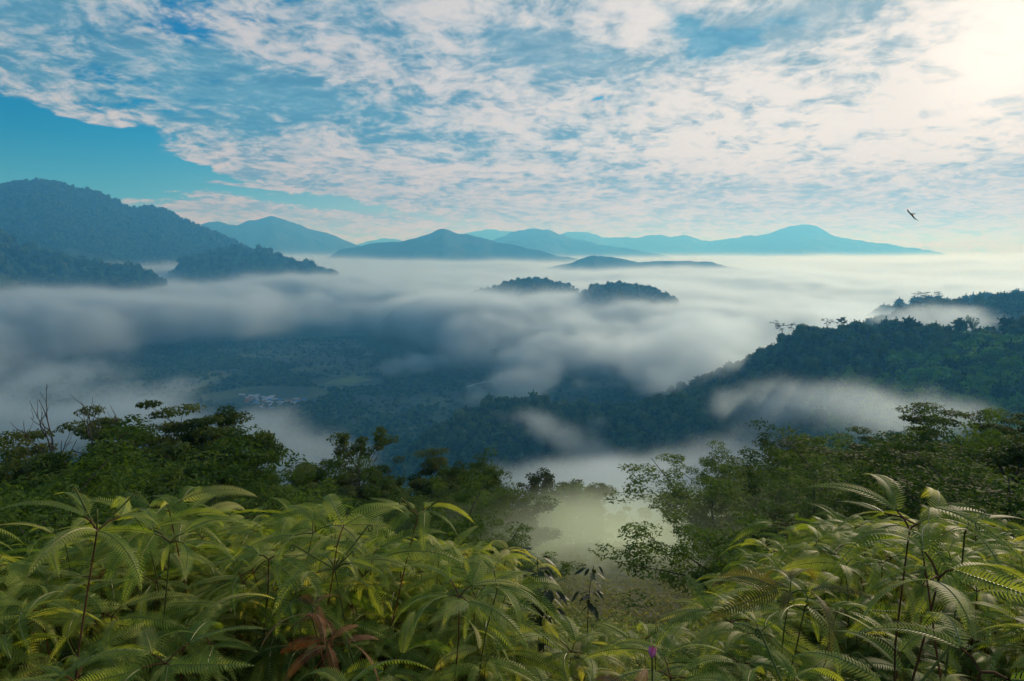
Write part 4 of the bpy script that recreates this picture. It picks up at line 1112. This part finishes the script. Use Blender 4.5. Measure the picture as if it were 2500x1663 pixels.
sapling(1325, 1365, 3.6, 61, 'thin sapling with dark glossy leaves standing in the ferns at the clearing edge', .42, 3)
sapling(1400, 1425, 4.0, 62, 'smaller dark leaved sapling right of the taller one', .30, 3)

# ------------------------------------------------------------------ pink flower
M_PINK = plain_mat('pink petal', (0.62, 0.09, 0.30), (0.75, 0.25, 0.45), .5, 40.0)
def flower():
    p = at(1612, 1603, 2.0); g = float(ground_z(p[0], p[1])); e = bpy.data.objects.new('orchid_flower', None); COL.objects.link(e)
    e.location = (p[0], p[1], g); e['label'] = 'small pink ground orchid bud among the ferns at the bottom'; e['category'] = 'flower'
    H = p[2] - g; V, F = [], []
    path, _ = bend_path((0, 0, 0), (0, 0, 1), H, 8, np.random.default_rng(5), .05, .02); tube(V, F, path, [.003] * 9, 5)
    link('stem', pyd('stem', V, F, M_GSTEM), parent=e)
    t = path[-1]
    for k in range(5):
        V, F = [], []
        for i in range(6):
            u = i / 5; w = .010 * math.sin(math.pi * min(.98, u + .08)); z = .045 * u; r = .004 + .010 * math.sin(u * 2.4)
            V += [(r, -w, z), (r + .003, 0, z), (r, w, z)]
        for i in range(5):
            for j in range(2): F.append((i * 3 + j, i * 3 + j + 1, i * 3 + j + 4, i * 3 + j + 3))
        o = link('petal', pyd('petal', V, F, M_PINK), parent=e)
        o.matrix_local = Matrix.Translation(t) @ Matrix.Rotation(k * 1.257, 4, 'Z') @ Matrix.Scale(.75, 4)
flower()

# ------------------------------------------------------------------ bird
def bird():
    m_ = plain_mat('dark brown feathers', (0.020, 0.015, 0.012), (0.035, 0.028, 0.02), .7, 8.0)
    V, F = [], []
    # body along +X, wings along Y, kite like: angled wings, forked tail
    body = [(-.24, 0, 0, .004, .004), (-.16, 0, .0, .03, .022), (-.05, 0, 0, .052, .045), (.06, 0, .004, .056, .05), (.15, 0, .01, .036, .034), (.19, 0, .014, .030, .03), (.225, 0, .012, .020, .018), (.255, 0, .004, .004, .004)]
    k = 10
    for (x, y, z, ry, rz) in body:
        for j in range(k):
            w = 2 * math.pi * j / k; V.append((x, y + ry * math.cos(w), z + rz * math.sin(w)))
    for i in range(len(body) - 1):
        for j in range(k): F.append((i * k + j, i * k + (j + 1) % k, (i + 1) * k + (j + 1) % k, (i + 1) * k + j))
    for sg in (-1, 1):
        st = [(.03, .03, .10, -.08), (.18, .075, .125, -.07), (.32, .07, .115, -.07), (.44, .02, .06, -.10), (.55, -.06, -.03, -.15), (.62, -.16, -.15, -.19)]
        b = len(V)
        for (yy, zc, lead, trail) in st:
            zz = .07 * math.sin(yy * 3.0)
            V += [(lead, sg * yy, zz), ((lead + trail) / 2, sg * yy, zz + .014), (trail, sg * yy, zz - .004), ((lead + trail) / 2, sg * yy, zz - .006)]
        for i in range(len(st) - 1):
            for j in range(4): F.append((b + i * 4 + j, b + i * 4 + (j + 1) % 4, b + (i + 1) * 4 + (j + 1) % 4, b + (i + 1) * 4 + j))
        for q in range(4):      # wing tip fingers
            b = len(V); y0 = .52 + .03 * q; x0 = -.02 - .045 * q
            V += [(x0, sg * y0, .07), (x0 - .03, sg * y0, .07), (x0 - .13 + .02 * (3 - q), sg * (y0 + .12 - .015 * q), .075), (x0 - .02, sg * (y0 + .02), .078)]
            F += [(b, b + 1, b + 2, b + 3), (b + 3, b + 2, b + 1, b)]
    b = len(V)
    for (x, y) in ((-.15, .02), (-.36, .085), (-.31, 0.0), (-.36, -.085), (-.15, -.02)):
        V += [(x, y, .004), (x, y, -.004)]
    F += [(b, b + 2, b + 4, b + 8), (b + 8, b + 4, b + 6)] + [(b + 1, b + 9, b + 5, b + 3), (b + 9, b + 7, b + 5)]
    for i in range(5): F.append((b + 2 * i, b + 2 * i + 1, b + (2 * i + 3) % 10, b + (2 * i + 2) % 10))
    me = pyd('bird', V, F, m_, True); o = link('bird', me, label='dark bird of prey gliding with spread wings above the grey mountains', category='bird')
    p = at(2226, 523, 62); o.location = p
    # wings run from upper left to lower right as seen from the viewpoint
    Y = Vector((.72, .05, -.69)).normalized(); X = Vector((-.4, .75, .25)); X = (X - Y * X.dot(Y)).normalized(); Z = X.cross(Y)
    o.rotation_euler = Matrix((X, Y, Z)).transposed().to_euler(); o.scale = (.95, .95, .95)
bird()

# ------------------------------------------------------------------ village in the valley
def village():
    vr = np.random.default_rng(8)
    walls = [plain_mat('pale plaster', (0.40, 0.40, 0.38), rough=.9), plain_mat('cream plaster', (0.45, 0.40, 0.32), rough=.9)]
    roofs = {'white': plain_mat('white sheet roof', (0.40, 0.42, 0.46), (0.30, 0.32, 0.36), .4), 'blue': plain_mat('blue sheet roof', (0.08, 0.22, 0.50), rough=.4), 'rusty': plain_mat('rusty sheet roof', (0.35, 0.14, 0.07), rough=.7), 'grey': plain_mat('grey sheet roof', (0.35, 0.37, 0.38), rough=.5)}
    spots = []
    for k in range(46):
        sx = vr.uniform(588, 745); sy = 952 + (sx - 588) * .10 + vr.uniform(-2, 30); spots.append((sx, sy))
    for k, (sx, sy) in enumerate(spots):
        d = ray(sx, sy); t = (CZ - 12) / -d[2]; x, y = d[0] * t, d[1] * t; z = float(ground_z(x, y))
        if z > 1: t = (CZ - z) / -d[2]; x, y = d[0] * t, d[1] * t; z = float(ground_z(x, y))
        L, W, H = vr.uniform(9, 20), vr.uniform(7, 11), vr.uniform(3.5, 6.5)
        c = ['white', 'white', 'grey', 'blue', 'rusty', 'white'][k % 6]
        e = bpy.data.objects.new('house', None); COL.objects.link(e); e.location = (x, y, z - .5); e.rotation_euler = (0, 0, vr.uniform(-.5, .5))
        e['category'] = 'house'; e['label'] = f'tiny house with a {c} roof in the valley village'; e['group'] = 'houses of the valley village'
        V = [(sx_ * L / 2, sy_ * W / 2, zz) for zz in (0, H) for sx_ in (-1, 1) for sy_ in (-1, 1)]
        V += [(-L / 2, 0, H + W * .28), (L / 2, 0, H + W * .28)]
        F = [(0, 1, 5, 4), (1, 3, 7, 5), (3, 2, 6, 7), (2, 0, 4, 6), (4, 5, 8), (7, 6, 9)]
        link('wall', pyd('wall', V, F, walls[k % 2], False), parent=e)
        o_ = .8; V = [(-L / 2 - o_, -W / 2 - o_, H - .3), (L / 2 + o_, -W / 2 - o_, H - .3), (L / 2 + o_, 0, H + W * .28 + .1), (-L / 2 - o_, 0, H + W * .28 + .1), (L / 2 + o_, W / 2 + o_, H - .3), (-L / 2 - o_, W / 2 + o_, H - .3)]
        V += [(a, b, c_ + .35) for a, b, c_ in V]
        F = [(0, 3, 2, 1), (3, 5, 4, 2), (6, 7, 8, 9), (9, 8, 10, 11), (0, 1, 7, 6), (5, 11, 10, 4), (0, 6, 9, 3), (3, 9, 11, 5), (1, 2, 8, 7), (2, 4, 10, 8)]
        link('roof', pyd('roof', V, F, roofs[c], False), parent=e)
        for q in (-1, 1):
            V = [(q * L / 4 - .7, -W / 2 - .05, 1.2), (q * L / 4 + .7, -W / 2 - .05, 1.2), (q * L / 4 + .7, -W / 2 - .05, 2.6), (q * L / 4 - .7, -W / 2 - .05, 2.6)]
            V += [(a, b + .08, c_) for a, b, c_ in V]
            link('window', pyd('window', V, [(0, 1, 2, 3), (4, 7, 6, 5), (0, 4, 5, 1), (1, 5, 6, 2), (2, 6, 7, 3), (3, 7, 4, 0)], M_WIN, False), parent=e)
M_WIN = plain_mat('dark window glass', (0.03, 0.04, 0.05), rough=.2)
village()
# a pale winding road and a mown field in the valley
def strip(name, pts, w, mat):
    V, F = [], []
    P = []
    for (sx, sy) in pts:
        d = ray(sx, sy); t = CZ / -d[2]; x, y = d[0] * t, d[1] * t; P.append((x, y))
    P = np.array(P); t = np.linspace(0, len(P) - 1, 60); x = np.interp(t, range(len(P)), P[:, 0]); y = np.interp(t, range(len(P)), P[:, 1])
    for i in range(60):
        a = max(0, i - 1); b = min(59, i + 1); dx, dy = x[b] - x[a], y[b] - y[a]; l = math.hypot(dx, dy); nx, ny = -dy / l, dx / l
        for s_ in (-1, 1):
            xx, yy = x[i] + nx * w * s_, y[i] + ny * w * s_; V.append((xx, yy, float(ground_z(xx, yy)) + 1.2))
        if i: F.append((2 * i - 2, 2 * i, 2 * i + 1, 2 * i - 1))
    link(name, pyd(name, V, F, mat), kind='structure')
strip('road', [(1112, 948), (1135, 943), (1160, 936), (1185, 930), (1215, 926)], 5, plain_mat('pale gravel', (0.45, 0.42, 0.36)))
strip('field', [(822, 938), (840, 932), (862, 926), (890, 922)], 55, plain_mat('mown field', (0.10, 0.14, 0.04), (0.06, 0.10, 0.03), scale=.02))

# mist lying in the gully between the near trees
def gully_mist(x, y, z):
    X, Y, Z = np.broadcast_arrays(x, y, z); X, Y, Z = X.astype(np.float32), Y.astype(np.float32), Z.astype(np.float32)
    gz = ground_z(x, y)
    n = fbm3(X, Y, Z * 1.3, 14, 4, .6)
    c1 = at(1490, 1350, 46); c2 = at(1620, 1260, 88); c3 = at(1520, 1400, 26)
    F = 1.0 * np.exp(-(((X - c1[0]) / 7) ** 2 + ((Y - c1[1]) / 15) ** 2)) + 1.0 * np.exp(-(((X - c2[0]) / 16) ** 2 + ((Y - c2[1]) / 24) ** 2)) + .45 * np.exp(-(((X - c3[0]) / 7) ** 2 + ((Y - c3[1]) / 12) ** 2))
    h = Z - gz
    return sst(.05, .95, F + .45 * n * sst(0, .4, F)) * sst(0, 1, (1.2 + .075 * np.hypot(X, Y) - h) / 2.5) * sst(-1.5, 0.3, h)
fog_object('gully_mist', -24, 60, 14, 150, CZ - 84, CZ - 4, 84, 136, 80, gully_mist, 0.05, 'thin greenish mist hanging in the gap between the near trees', (0.76, 0.92, 0.72))
